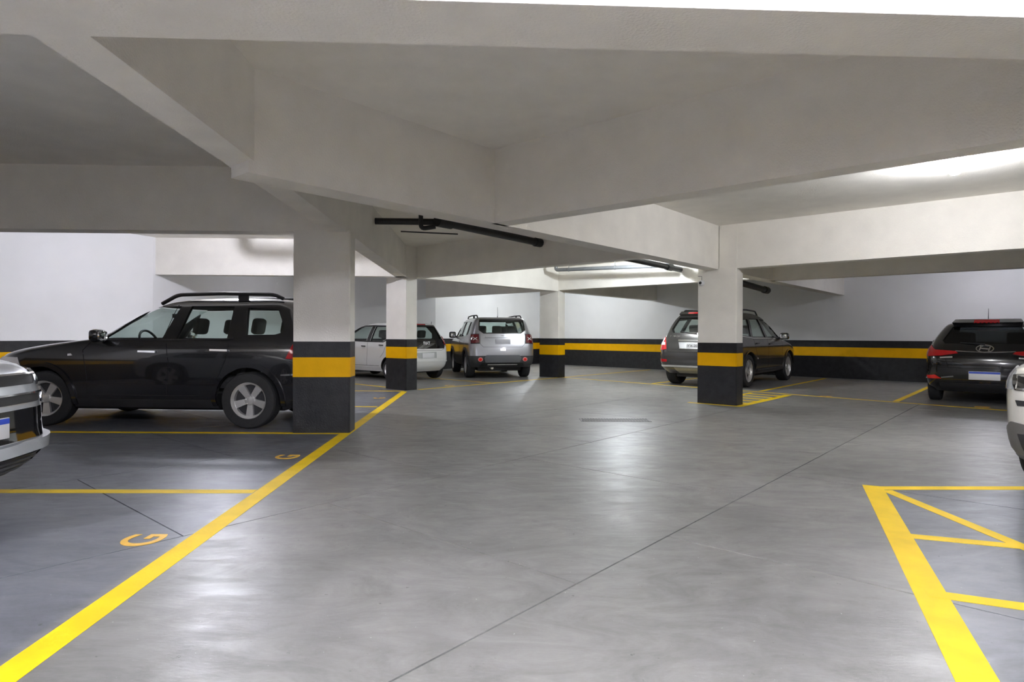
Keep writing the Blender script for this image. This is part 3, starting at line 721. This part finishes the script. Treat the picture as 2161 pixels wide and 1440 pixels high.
for sd in ('s+', 's-'):
    c.patch('head_lamp', sd, [(1.62, .74), (1.92, .70), (2.05, .80), (1.90, .86), (1.66, .86)], .012, .02, WHITEL)
    c.patch('tail_lamp', sd, [(-1.78, .86), (-2.03, .84), (-2.0, 1.06), (-1.87, 1.06)], .010, .02, REDL)
    c.strip('rear_bumper_trim', sd, [(-1.72, .66), (-1.98, .67)], .02, .012, .016, CHROME)
c.patch('grille', 'f', [(-.42, .62), (.42, .62), (.46, .80), (-.46, .80)], .01, .02, DARK)
c.plate('f', .50); c.plate('r', .78)
tube('antenna', [(-1.66, .35, 1.58), (-1.88, .30, 1.80)], .004, DARK, c.root, 6)
c.patch('roof_spoiler', 'r', [(-.50, 1.535), (.50, 1.535), (.46, 1.57), (-.46, 1.57)], .07, .09, P_BLACK)

# ------------------------------------------------------------------ 2  white hatchback, rear left three-quarter
hd = Vector((-.755, .656)); rt = Vector((.656, .755)); lw = Vector((-3.08, 15.42))
ctr = lw+rt*.80+hd*1.20
c = Car('hatchback_car', 'white hatchback with black glass tailgate, partly hidden by a column', tuple(ctr), tuple(hd), P_WHITE,
    xr=[(.22, -1.58), (.36, -1.72), (.55, -1.765), (.75, -1.75), (.95, -1.70), (1.10, -1.64), (1.35, -1.50), (1.41, -1.47), (1.45, -1.36), (1.475, -1.1), (1.485, -.7)],
    xf=[(.22, 1.90), (.40, 2.06), (.60, 2.08), (.75, 2.02), (.86, 1.82), (.93, 1.50), (.98, 1.25), (1.02, 1.10), (1.10, .94), (1.25, .62), (1.40, .22), (1.45, -.1), (1.475, -.3), (1.485, -.5)],
    hw=[(.22, .74), (.36, .80), (.55, .815), (.80, .815), (.95, .79), (1.0, .775), (1.38, .615), (1.43, .57), (1.47, .48), (1.485, .36)],
    ax_r=-1.2, ax_f=1.40, tr=.285, tw=.175, rr=.22, rf=[(.2, .3), (1., .3), (1.1, .15), (1.5, .15)], cr=.07, cf=[(.2, .2), (.95, .3), (1.05, .14), (1.5, .1)], zc=1.0, dash=.75, spokes=7, arch=.05)
w1 = [(.80, 1.02), (.24, 1.36), (-.28, 1.375), (-.22, .995)]; w2 = [(-.40, .995), (-.44, 1.375), (-1.02, 1.36), (-1.16, 1.19), (-1.12, 1.07), (-.9, .99)]
c.build([w1, w2], [(-.56, 1.04), (.56, 1.04), (.49, 1.37), (-.49, 1.37)], [(-.6, 1.04), (.6, 1.04), (.5, 1.37), (-.5, 1.37)], gl_side=CLEAR, gl_rear=TINT)
c.seats([(-.25, (-.33, .33)), (-.98, (-.36, .36))], zb=.92, hz=1.17)
for kd in ('s+', 's-'):
    c.patch('pillar_trim', kd, [(-.235, .985), (-.385, .985), (-.43, 1.385), (-.295, 1.385)], .003, .006, BLK)
    c.strip('window_frame', kd, [(.84, 1.005), (-.3, .98), (-.95, .975), (-1.14, 1.06)], .03, .004, .008, DARK)
    c.strip('window_frame', kd, [(.84, 1.025), (.24, 1.378), (-.3, 1.392), (-1.04, 1.375), (-1.17, 1.19)], .03, .004, .008, DARK)
    c.seam(kd, [(-.30, .98), (-.32, .75), (-.28, .36)]); c.seam(kd, [(.90, .98), (.90, .6), (.86, .36)]); c.seam(kd, [(.86, .36), (-.28, .36), (-.80, .36)]); c.seam(kd, [(-1.12, .98), (-1.0, .72), (-.86, .58)])
    c.handle(kd, -.16, .855, .16, DARK); c.handle(kd, -.90, .885, .16, DARK)
    c.strip('sill_line', kd, [(.98, .33), (-.85, .33)], .012, .006, .008, P_WHITE)
    u = 1 if kd == 's+' else -1
    tl = c.patch('tail_lamp', 'r', [(u*.635, .90), (u*.80, .86), (u*.84, 1.10), (u*.70, 1.12)] if u > 0 else [(u*.70, 1.12), (u*.84, 1.10), (u*.80, .86), (u*.635, .90)], .014, .03, REDL)
    c.patch('reverse_lamp', 'r', [(u*.70, .985), (u*.83, .96), (u*.83, .99), (u*.70, 1.015)], .018, .01, WHITEL, tl)
c.patch('tailgate_panel', 'r', [(-.60, .80), (.60, .80), (.66, .90), (.60, 1.04), (-.60, 1.04), (-.66, .90)], .008, .014, BLK)
c.strip('tailgate_frame', 'r', [(-.575, 1.03), (-.505, 1.385), (.505, 1.385), (.575, 1.03)], .045, .006, .01, BLK)
c.text('r', 'FIAT', .115, 0, .935, PLATE, .011, bold=.003)
c.patch('brake_lamp', 'r', [(-.16, 1.405), (.16, 1.405), (.16, 1.425), (-.16, 1.425)], .014, .02, REDL)
c.patch('plate_recess', 'r', [(-.30, .56), (.30, .56), (.38, .70), (-.30, .72)], .003, .006, mat('recess_grey', (.42, .43, .42), .5))
c.plate('r', .63, blue=False, off=.012)
c.seam('r', [(-.62, .80), (-.5, .755), (.5, .755), (.62, .80)]); c.strip('bumper_crease', 'r', [(-1.0, .47), (-.6, .485), (.6, .485), (1.0, .47)], .035, .014, .018, P_WHITE)
c.mirror(.78, 1.0, DARK, .11, (.10, .17, .12)); c.antenna(-1.2, 1.47, .22, -.05); tube('rear_washer', [(-1.40, -.42, 1.43), (-1.42, -.42, 1.50)], .006, DARK, c.root, 6)

# ------------------------------------------------------------------ 3  silver boxy SUV from behind
hd = Vector((-.225, .974)); rt = Vector((.974, .225)); ctr = Vector((-.42, 17.0))+hd*1.27
c = Car('boxy_suv', 'silver boxy SUV seen from behind, left of the farthest column', tuple(ctr), tuple(hd), P_SILV,
    xr=[(.30, -1.92), (.42, -2.06), (.62, -2.11), (.80, -2.10), (1.05, -2.06), (1.18, -2.03), (1.50, -1.93), (1.58, -1.90), (1.62, -1.80), (1.645, -1.5), (1.655, -1.0)],
    xf=[(.30, 1.92), (.50, 2.08), (.80, 2.09), (.93, 2.03), (1.0, 1.75), (1.05, 1.25), (1.09, 1.0), (1.14, .88), (1.35, .58), (1.55, .28), (1.60, .12), (1.64, -.15), (1.655, -.5)],
    hw=[(.30, .82), (.42, .885), (.62, .90), (.90, .90), (1.06, .875), (1.12, .85), (1.54, .70), (1.60, .65), (1.64, .56), (1.655, .42)],
    ax_r=-1.27, ax_f=1.30, tr=.345, tw=.225, rr=.20, rf=[(.2, .25), (1.05, .25), (1.1, .15), (1.7, .15)], cr=.055, cf=.12, zc=1.08, dash=.6, clad=(.62, GREYP), spokes=5, arch=.07)
c.clad = (.60, mat('dark_grey_cladding', (.05, .052, .056), .5))
w1 = [(.64, 1.12), (.30, 1.50), (-.28, 1.53), (-.26, 1.12)]; w2 = [(-.36, 1.12), (-.38, 1.53), (-1.10, 1.52), (-1.10, 1.13)]; w3 = [(-1.20, 1.14), (-1.20, 1.51), (-1.50, 1.50), (-1.58, 1.22)]
c.build([w1, w2, w3], [(-.50, 1.215), (.50, 1.215), (.62, 1.29), (.585, 1.545), (-.585, 1.545), (-.62, 1.29)], [(-.68, 1.13), (.68, 1.13), (.58, 1.54), (-.58, 1.54)], gl_side=CLEAR, gl_rear=TINT)
c.seats([(-.30, (-.37, .37)), (-1.15, (-.42, 0, .42))], zb=1.02, hz=1.30)
c.strip('window_seal', 'r', [(-.62, 1.29), (-.50, 1.205), (.50, 1.205), (.62, 1.29), (.595, 1.56), (-.595, 1.56), (-.62, 1.29)], .025, .005, .01, BLK)
for u in (1, -1):
    q = [(u*.63, .95), (u*.84, .94), (u*.86, 1.16), (u*.64, 1.17)]
    t = c.patch('tail_lamp', 'r', q, .022, .04, mat('tail_dark_red', (.12, .006, .010), .12, 0, 1.), smooth=30)
    c.patch('lamp_bezel', 'r', [(u*.61, .93), (u*.86, .92), (u*.88, 1.18), (u*.62, 1.19)], .012, .02, DARK)
    for sg in ([(u*.68, 1.02), (u*.78, 1.09)], [(u*.78, 1.02), (u*.68, 1.09)]): c.strip('lamp_cross', 'r', sg, .014, .026, .010, WHITEL, t)
    q = [(u*(.60+.065*math.cos(a)), .52+.055*math.sin(a)) for a in [2*math.pi*k/10 for k in range(10)]]
    fb = c.patch('fog_bezel', 'r', q, .024, .03, mat('fog_rim', (.75, .30, .28), .3)); c.patch('fog_lamp', 'r', [((x-u*.6)*.65+u*.6, (z-.52)*.65+.52) for x, z in q], .03, .012, REDB, fb)
c.patch('bumper_panel', 'r', [(-.46, .44), (.46, .44), (.50, .56), (.44, .63), (-.44, .63), (-.50, .56)], .02, .03, mat('grey_insert', (.12, .125, .135), .5))
c.patch('diffuser', 'r', [(-.60, .33), (.60, .33), (.56, .42), (-.56, .42)], .015, .03, DARK)
c.strip('skid_line', 'r', [(-.40, .385), (.40, .385)], .018, .02, .01, ALLOY)
c.patch('plate_recess', 'r', [(-.34, .89), (.34, .89), (.42, 1.08), (-.42, 1.08)], .003, .006, P_SILV); c.strip('tailgate_ledge', 'r', [(-.46, 1.10), (.46, 1.10)], .03, .02, .025, P_SILV)
o = c.plate('r', .985, blue=False, off=.01); o.data.materials.clear(); o.data.materials.append(mat('plate_grey', (.50, .51, .55), .4))
c.seam('r', [(-.60, 1.2), (-.60, .92), (-.52, .84), (.52, .84), (.60, .92), (.60, 1.2)]); c.patch('tailgate_handle', 'r', [(-.075, .74), (.075, .74), (.075, .80), (-.075, .80)], .008, .012, CHROME)
c.text('r', 'Jeep', .05, 0, 1.145, CHROME, .008)
for kd in ('s+', 's-'):
    c.seam(kd, [(-.31, 1.1), (-.32, .7), (-.30, .45)]); c.seam(kd, [(.72, 1.08), (.70, .7), (.66, .45)]); c.seam(kd, [(-1.12, 1.1), (-1.0, .8), (-.88, .6)])
    c.handle(kd, -.20, .98, .18); c.handle(kd, -1.0, .98, .18); c.strip('door_moulding', kd, [(.85, .55), (-.85, .55)], .10, .012, .02, DARK)
c.arch_lips(c.clad[1], .07, .022); c.mirror(.62, 1.13, DARK, .13, (.13, .20, .19)); c.rails(-1.65, .15, .60, 1.625, DARK, .06, .018)
c.antenna(-1.35, 1.65, .27, .0)
tube('exhaust_pipe', [(-1.9, .25, .28), (-1.5, .25, .29)], .035, ALLOY, c.root)

# ------------------------------------------------------------------ 4  dark grey large SUV behind the camera column
hd = Vector((.643, .766)); rt = Vector((.766, -.643)); rw = Vector((5.30, 13.82)); ctr = rw-rt*.90+hd*1.50
c = Car('large_suv', 'dark grey SUV behind the camera column, rear towards the aisle', tuple(ctr), tuple(hd), P_GREY,
    xr=[(.28, -2.10), (.42, -2.30), (.60, -2.36), (.78, -2.35), (1.0, -2.27), (1.15, -2.22), (1.40, -2.08), (1.60, -1.93), (1.66, -1.86), (1.70, -1.65), (1.725, -1.2)],
    xf=[(.28, 2.1), (.55, 2.34), (.80, 2.28), (.92, 2.05), (1.0, 1.68), (1.06, 1.30), (1.10, 1.10), (1.16, .95), (1.40, .55), (1.60, .20), (1.66, 0), (1.70, -.25), (1.725, -.7)],
    hw=[(.28, .86), (.42, .93), (.62, .955), (.90, .955), (1.06, .92), (1.12, .895), (1.58, .705), (1.65, .645), (1.70, .55), (1.725, .4)],
    ax_r=-1.5, ax_f=1.415, tr=.37, tw=.25, rr=.26, rf=[(.2, .35), (1.0, .4), (1.12, .2), (1.75, .2)], cr=.10, cf=[(.2, .2), (1., .3), (1.12, .16), (1.75, .12)], zc=1.08, dash=.65, spokes=5, rim_r=.25, arch=.06)
w1 = [(.70, 1.12), (.22, 1.535), (-.24, 1.56), (-.16, 1.12)]; w2 = [(-.30, 1.12), (-.36, 1.56), (-.95, 1.555), (-1.15, 1.13)]; w3 = [(-1.28, 1.14), (-1.08, 1.54), (-1.62, 1.50), (-1.88, 1.18)]
c.build([w1, w2, w3], [(-.60, 1.22), (.60, 1.22), (.66, 1.30), (.55, 1.575), (-.55, 1.575), (-.66, 1.30)], [(-.70, 1.14), (.70, 1.14), (.58, 1.56), (-.58, 1.56)], gl_side=CLEAR, gl_rear=CLEAR)
c.seats([(-.28, (-.40, .40)), (-1.20, (-.45, .45))], zb=1.04, hz=1.30)
for u in (1, -1):
    q = [(u*.70, .84), (u*.98, .80), (u*.99, 1.08), (u*.82, 1.12), (u*.74, 1.0)]
    t = c.patch('tail_lamp', 'r', q, .016, .03, mat('tail_bright_red', (.60, .015, .02), .12, 0, 1.)); c.patch('indicator_lens', 'r', [(u*.745, .935), (u*.985, .93), (u*.985, 1.0), (u*.765, 1.0)], .021, .01, WHITEL, t)
    c.patch('bumper_reflector', 'r', [(u*.68, .555), (u*1.02, .545), (u*1.02, .62), (u*.68, .61)], .010, .015, REDL)
    for kd in (['s+'] if u > 0 else ['s-']):
        c.seam(kd, [(-.24, 1.1), (-.26, .7), (-.24, .42)]); c.seam(kd, [(.85, 1.08), (.82, .7), (.80, .42)]); c.seam(kd, [(-1.2, 1.1), (-1.12, .85), (-1.0, .65)]); c.seam(kd, [(.80, .40), (-1.0, .40)])
        c.handle(kd, -.12, .96, .2, DARK); c.handle(kd, -1.02, .98, .2, DARK); c.strip('belt_chrome', kd, [(.72, 1.095), (-.2, 1.095), (-1.2, 1.10), (-1.9, 1.15)], .018, .007, .01, CHROME)
        c.strip('side_moulding', kd, [(1.0, .62), (-1.0, .64)], .03, .014, .016, CHROME); c.strip('side_step', kd, [(1.0, .36), (-1.0, .36)], .06, .04, .06, DARK)
c.patch('chrome_handle', 'r', [(-.42, 1.015), (.42, 1.015), (.42, 1.06), (-.42, 1.06)], .022, .03, CHROME)
c.patch('plate_recess', 'r', [(-.36, .86), (.36, .86), (.42, 1.01), (-.42, 1.01)], .003, .006, mat('recess_alloy', (.30, .30, .30), .35, .6))
c.strip('recess_edge', 'r', [(-.36, .855), (.36, .855)], .014, .012, .016, CHROME)
c.plate('r', .935, ('IYX-20', .085, -.012, .06), blue=False); c.seam('r', [(-.72, 1.15), (-.66, .78), (.66, .78), (.72, 1.15)])
c.strip('bumper_crease', 'r', [(-.9, .70), (-.5, .71), (.5, .71), (.9, .70)], .03, .014, .02, P_GREY); c.strip('bumper_chrome', 'r', [(-1.0, .455), (-.6, .46), (.6, .46), (1.0, .455)], .035, .014, .02, ALLOY)
c.patch('skid_panel', 'r', [(-.45, .30), (.45, .30), (.52, .43), (-.52, .43)], .010, .02, mat('skid_metal', (.34, .33, .28), .4, .5))
c.text('r', 'R 350 CDI', .06, .52, 1.135, CHROME, .010)
c.patch('roof_spoiler', 'r', [(-.54, 1.60), (.54, 1.60), (.52, 1.65), (-.52, 1.65)], .08, .10, P_GREY); c.patch('brake_lamp', 'r', [(-.30, 1.605), (.30, 1.605), (.30, 1.63), (-.30, 1.63)], .086, .02, REDL); c.wiper(0, .42, 1.20, 1.25)
c.arch_lips(P_GREY, .04, .016); c.mirror(.72, 1.12, BLK, .14, (.14, .21, .17)); c.rails(-1.62, .05, .60, 1.69, DARK, .065, .018)

# ------------------------------------------------------------------ 5  black hatchback at the right
hd = Vector((.656, .755)); rt = Vector((.755, -.656)); lw = Vector((7.70, 11.28)); ctr = lw+rt*.80+hd*1.25
c = Car('compact_car', 'black hatchback seen from behind at the right edge, by the back wall', tuple(ctr), tuple(hd), P_BLK2,
    xr=[(.20, -1.72), (.34, -1.90), (.50, -1.955), (.70, -1.96), (.90, -1.90), (1.0, -1.84), (1.15, -1.68), (1.32, -1.48), (1.37, -1.42), (1.41, -1.22), (1.435, -.85)],
    xf=[(.20, 1.74), (.40, 1.93), (.60, 1.94), (.75, 1.82), (.84, 1.52), (.90, 1.22), (.95, .98), (1.0, .84), (1.20, .46), (1.36, .10), (1.41, -.12), (1.435, -.45)],
    hw=[(.20, .78), (.34, .845), (.55, .86), (.80, .855), (.95, .82), (1.0, .80), (1.32, .63), (1.37, .585), (1.41, .51), (1.435, .38)],
    ax_r=-1.25, ax_f=1.28, tr=.30, tw=.19, rr=.26, rf=[(.2, .35), (.9, .35), (1., .18), (1.5, .18)], cr=.10, cf=[(.2, .2), (.9, .3), (1., .15), (1.5, .12)], zc=.97, dash=.55, spokes=5, arch=.05)
w1 = [(.58, 1.0), (.08, 1.31), (-.26, 1.325), (-.22, .99)]; w2 = [(-.36, .99), (-.39, 1.325), (-.95, 1.31), (-1.2, 1.12), (-1.1, 1.0)]
c.build([w1, w2], [(-.56, 1.03), (.56, 1.03), (.60, 1.08), (.48, 1.325), (-.48, 1.325), (-.60, 1.08)], [(-.62, 1.02), (.62, 1.02), (.5, 1.33), (-.5, 1.33)], gl_side=DTINT, gl_rear=DTINT)
c.seats([(-.28, (-.36, .36)), (-1.02, (-.38, .38))], zb=.88, hz=1.12)
for u in (1, -1):
    c.patch('tail_lamp', 'r', [(u*.36, .865), (u*.60, .82), (u*.90, .80), (u*.95, .90), (u*.82, 1.0), (u*.70, .92), (u*.40, .90)], .014, .03, REDL)
    c.strip('lamp_chrome', 'r', [(u*.44, .80), (u*.62, .785)], .02, .014, .015, ALLOY)
    t = c.patch('bumper_reflector', 'r', [(u*.60, .43), (u*.85, .42), (u*.90, .47), (u*.70, .49)], .014, .02, REDB); c.strip('reflector_chrome', 'r', [(u*.42, .475), (u*.60, .45)], .022, .016, .015, CHROME, t); c.strip('reflector_chrome', 'r', [(u*.85, .44), (u*.96, .42)], .018, .016, .015, CHROME, t)
    kd = 's+' if u > 0 else 's-'; c.seam(kd, [(-.29, .98), (-.30, .6), (-.28, .34)]); c.seam(kd, [(.66, .96), (.66, .6), (.62, .34)]); c.handle(kd, -.18, .83, .18); c.handle(kd, -.95, .85, .18)
q = [(.115*math.cos(t), .945+.058*math.sin(t)) for t in [2*math.pi*k/24 for k in range(25)]]
em = c.strip('emblem_ring', 'r', q, .016, .014, .016, CHROME)
for sg in ([(.050, .985), (.072, .915)], [(-.072, .975), (-.050, .905)], [(.058, .95), (-.058, .94)]): c.strip('emblem_bar', 'r', sg, .018, .014, .014, CHROME, em)
c.strip('tailgate_chrome', 'r', [(-.40, .905), (0, .885), (.40, .905)], .010, .010, .012, CHROME); c.strip('tailgate_crease', 'r', [(-.5, .735), (.5, .735)], .03, .012, .018, P_BLK2); c.seam('r', [(-.60, 1.0), (-.50, .62), (.50, .62), (.60, 1.0)])
c.strip('bumper_crease', 'r', [(-.75, .60), (.75, .60)], .03, .012, .018, P_BLK2); c.plate('r', .50, w=.42, h=.14)
c.patch('roof_spoiler', 'r', [(-.48, 1.345), (.48, 1.345), (.46, 1.39), (-.46, 1.39)], .07, .09, P_BLK2); c.patch('brake_lamp', 'r', [(-.17, 1.345), (.17, 1.345), (.17, 1.375), (-.17, 1.375)], .076, .02, mat('brake_lamp_lit', (.75, .01, .02), .2, 0, 1.))
c.patch('diffuser', 'r', [(-.6, .22), (.6, .22), (.64, .36), (-.64, .36)], .010, .02, DARK); c.wiper(0, .34, 1.02, 1.05); c.mirror(.56, .99, P_BLK2, .12, (.12, .18, .13)); c.antenna(-1.05, 1.43, .22, .0)

# ------------------------------------------------------------------ 6  ivory SUV front corner at the right edge
hd = Vector((-math.sin(R(55)), -math.cos(R(55)))); corner = Vector((3.72, 4.64))
ctr = corner-hd*1.98+Vector((-hd.y, hd.x))*.86
c = Car('ivory_suv', 'ivory SUV showing only its front corner at the right edge', tuple(ctr), tuple(hd), P_IVORY,
    xr=[(.20, -2.0), (.40, -2.17), (.70, -2.19), (1.0, -2.12), (1.2, -2.0), (1.48, -1.8), (1.56, -1.65), (1.59, -1.3), (1.60, -1.0)],
    xf=[(.20, 2.02), (.32, 2.13), (.50, 2.18), (.70, 2.20), (.80, 2.18), (.89, 2.10), (.95, 1.85), (1.0, 1.45), (1.05, 1.08), (1.10, .92), (1.30, .55), (1.50, .15), (1.56, -.1), (1.59, -.4), (1.60, -.7)],
    hw=[(.20, .82), (.34, .89), (.55, .905), (.80, .91), (.93, .885), (1.05, .855), (1.10, .83), (1.48, .68), (1.55, .62), (1.59, .52), (1.60, .42)],
    ax_r=-1.32, ax_f=1.32, tr=.345, tw=.225, rr=.22, rf=[(.2, .30), (.9, .32), (1.05, .3), (1.1, .2), (1.6, .2)], cr=.08, cf=[(.2, .14), (.9, .16), (1.0, .26), (1.1, .15), (1.6, .12)], zc=1.06, dash=.6, spokes=5, clad=(.30, GREYP))
w1 = [(.62, 1.11), (.18, 1.48), (-.27, 1.50), (-.2, 1.10)]; w2 = [(-.34, 1.10), (-.4, 1.50), (-1.1, 1.48), (-1.35, 1.18)]
c.build([w1, w2], [(-.6, 1.16), (.6, 1.16), (.53, 1.46), (-.53, 1.46)], [(-.66, 1.11), (.66, 1.11), (.55, 1.49), (-.55, 1.49)], gl_side=TINT)
c.seats([(-.3, (-.37, .37)), (-1.15, (-.42, .42))], zb=.98, hz=1.25)
for u in (1, -1):
    o = lambda L: [(u*a, b) for a, b in L]
    hl = c.patch('head_lamp', 'f', o([(.50, .755), (.80, .755), (.86, .86), (.66, .875), (.48, .85)]), .014, .03, BLK); c.strip('lamp_chrome', 'f', o([(.78, .765), (.52, .765), (.50, .845), (.80, .855), (.78, .765)]), .016, .020, .014, CHROME, hl)
    c.patch('lamp_wing', 'f', o([(.83, .76), (1.06, .755), (1.04, .92), (.88, .90)]), .012, .02, mat('lamp_grey', (.32, .34, .35), .15, 0, 1.))
    c.patch('vent_slot', 'f', o([(.50, .655), (.78, .645), (.80, .685), (.50, .69)]), .008, .02, DARK)
    c.patch('bumper_corner', 'f', o([(.42, .22), (1.10, .24), (1.08, .40), (.86, .52), (.46, .50)]), .014, .03, mat('bumper_grey', (.13, .125, .115), .45)); c.patch('lower_vent', 'f', o([(.44, .30), (.74, .30), (.78, .44), (.46, .46)]), .018, .012, DARK)
    c.strip('bumper_edge', 'f', o([(.46, .25), (1.02, .26)]), .02, .020, .014, GREYP)
c.patch('grille', 'f', [(-.46, .74), (.46, .74), (.46, .84), (-.46, .84)], .012, .02, BLK); c.strip('grille_chrome', 'f', [(-.46, .85), (.46, .85)], .014, .018, .012, CHROME)
c.plate('f', .52); c.arch_lips(GREYP, .06, .018); c.mirror(.62, 1.10, P_IVORY, .13, (.13, .2, .17)); c.rails(-1.6, .0, .58, 1.57, DARK, .05, .016)

# ------------------------------------------------------------------ 7  light grey SUV front at the left edge
hd = Vector((math.cos(R(1.5)), math.sin(R(1.5)))); ctr = Vector((-3.13, 3.64))-hd*2.14
c = Car('grey_crossover', 'light grey SUV front at the left edge, facing the aisle', tuple(ctr), tuple(hd), P_LGREY,
    xr=[(.22, -1.95), (.40, -2.12), (.70, -2.14), (1.0, -2.06), (1.2, -1.92), (1.45, -1.7), (1.52, -1.5), (1.545, -1.1)],
    xf=[(.22, 1.96), (.30, 2.06), (.42, 2.14), (.52, 2.12), (.70, 2.11), (.85, 2.08), (.94, 1.98), (1.0, 1.65), (1.04, 1.25), (1.08, 1.02), (1.13, .90), (1.30, .55), (1.46, .15), (1.52, -.15), (1.545, -.6)],
    hw=[(.22, .78), (.34, .86), (.50, .875), (.75, .88), (.92, .86), (1.05, .83), (1.12, .80), (1.44, .66), (1.51, .58), (1.545, .42)],
    ax_r=-1.29, ax_f=1.27, tr=.335, tw=.215, rr=.22, rf=[(.2, .46), (.9, .46), (1.05, .36), (1.1, .2), (1.6, .2)], cr=.08, cf=[(.2, .16), (.9, .18), (1.0, .26), (1.1, .15), (1.6, .12)], zc=1.06, dash=.6, spokes=5, clad=(.30, DARK))
w1 = [(.62, 1.11), (.2, 1.43), (-.27, 1.45), (-.2, 1.10)]; w2 = [(-.34, 1.10), (-.4, 1.45), (-1.1, 1.42), (-1.35, 1.18)]
c.build([w1, w2], [(-.6, 1.14), (.6, 1.14), (.5, 1.42), (-.5, 1.42)], [(-.64, 1.12), (.64, 1.12), (.55, 1.44), (-.55, 1.44)], gl_side=TINT)
c.seats([(-.3, (-.37, .37)), (-1.1, (-.42, .42))], zb=.98, hz=1.22)
c.patch('grille_panel', 'f', [(-.62, .46), (.62, .46), (.70, .66), (-.70, .66)], .010, .02, BLK)
for (z0, z1, wd) in ((.695, .75, .60), (.815, .87, .56)):
    g_ = c.patch('grille_slot', 'f', [(-wd, z0), (wd, z0), (wd+.08, z1), (-wd-.08, z1)], .006, .012, DARK); c.strip('grille_chrome', 'f', [(-wd-.07, z1+.006), (wd+.07, z1+.006)], .012, .020, .014, CHROME, g_)
    for u in (1, -1): c.strip('grille_end', 'f', [(u*(wd+.03), z0), (u*(wd+.12), z1+.02)], .03, .02, .014, CHROME, g_)
for u in (1, -1):
    o = lambda L: [(u*a, b) for a, b in L]
    c.patch('head_lamp', 'f', o([(.66, .84), (1.0, .84), (1.08, .93), (.70, .90)]), .014, .03, BLK)
    c.patch('daytime_lamp', 'f', o([(.765, .46), (.815, .46), (.83, .68), (.775, .68)]), .018, .03, WHITEL); c.patch('lamp_recess', 'f', o([(.72, .44), (.88, .44), (.90, .70), (.73, .70)]), .010, .02, P_LGREY)
    c.strip('bumper_step', 'f', o([(.0, .415), (.5, .42), (.86, .43), (1.05, .45)]), .075, .050, .07, P_LGREY)
    c.patch('lower_corner', 'f', o([(.60, .25), (.98, .27), (1.0, .36), (.62, .36)]), .020, .03, BLK)
    c.strip('corner_chrome', 'f', o([(.72, .355), (.95, .36)]), .014, .03, .012, CHROME)
c.patch('lower_grille', 'f', [(-.66, .23), (.66, .23), (.62, .36), (-.62, .36)], .012, .02, DARK)
for z in (.265, .30, .335): c.strip('lower_bar', 'f', [(-.60, z), (.60, z)], .010, .02, .012, GREYP)
c.plate('f', .565); c.arch_lips(DARK, .05, .016); c.mirror(.62, 1.08, P_LGREY, .13, (.13, .2, .15))
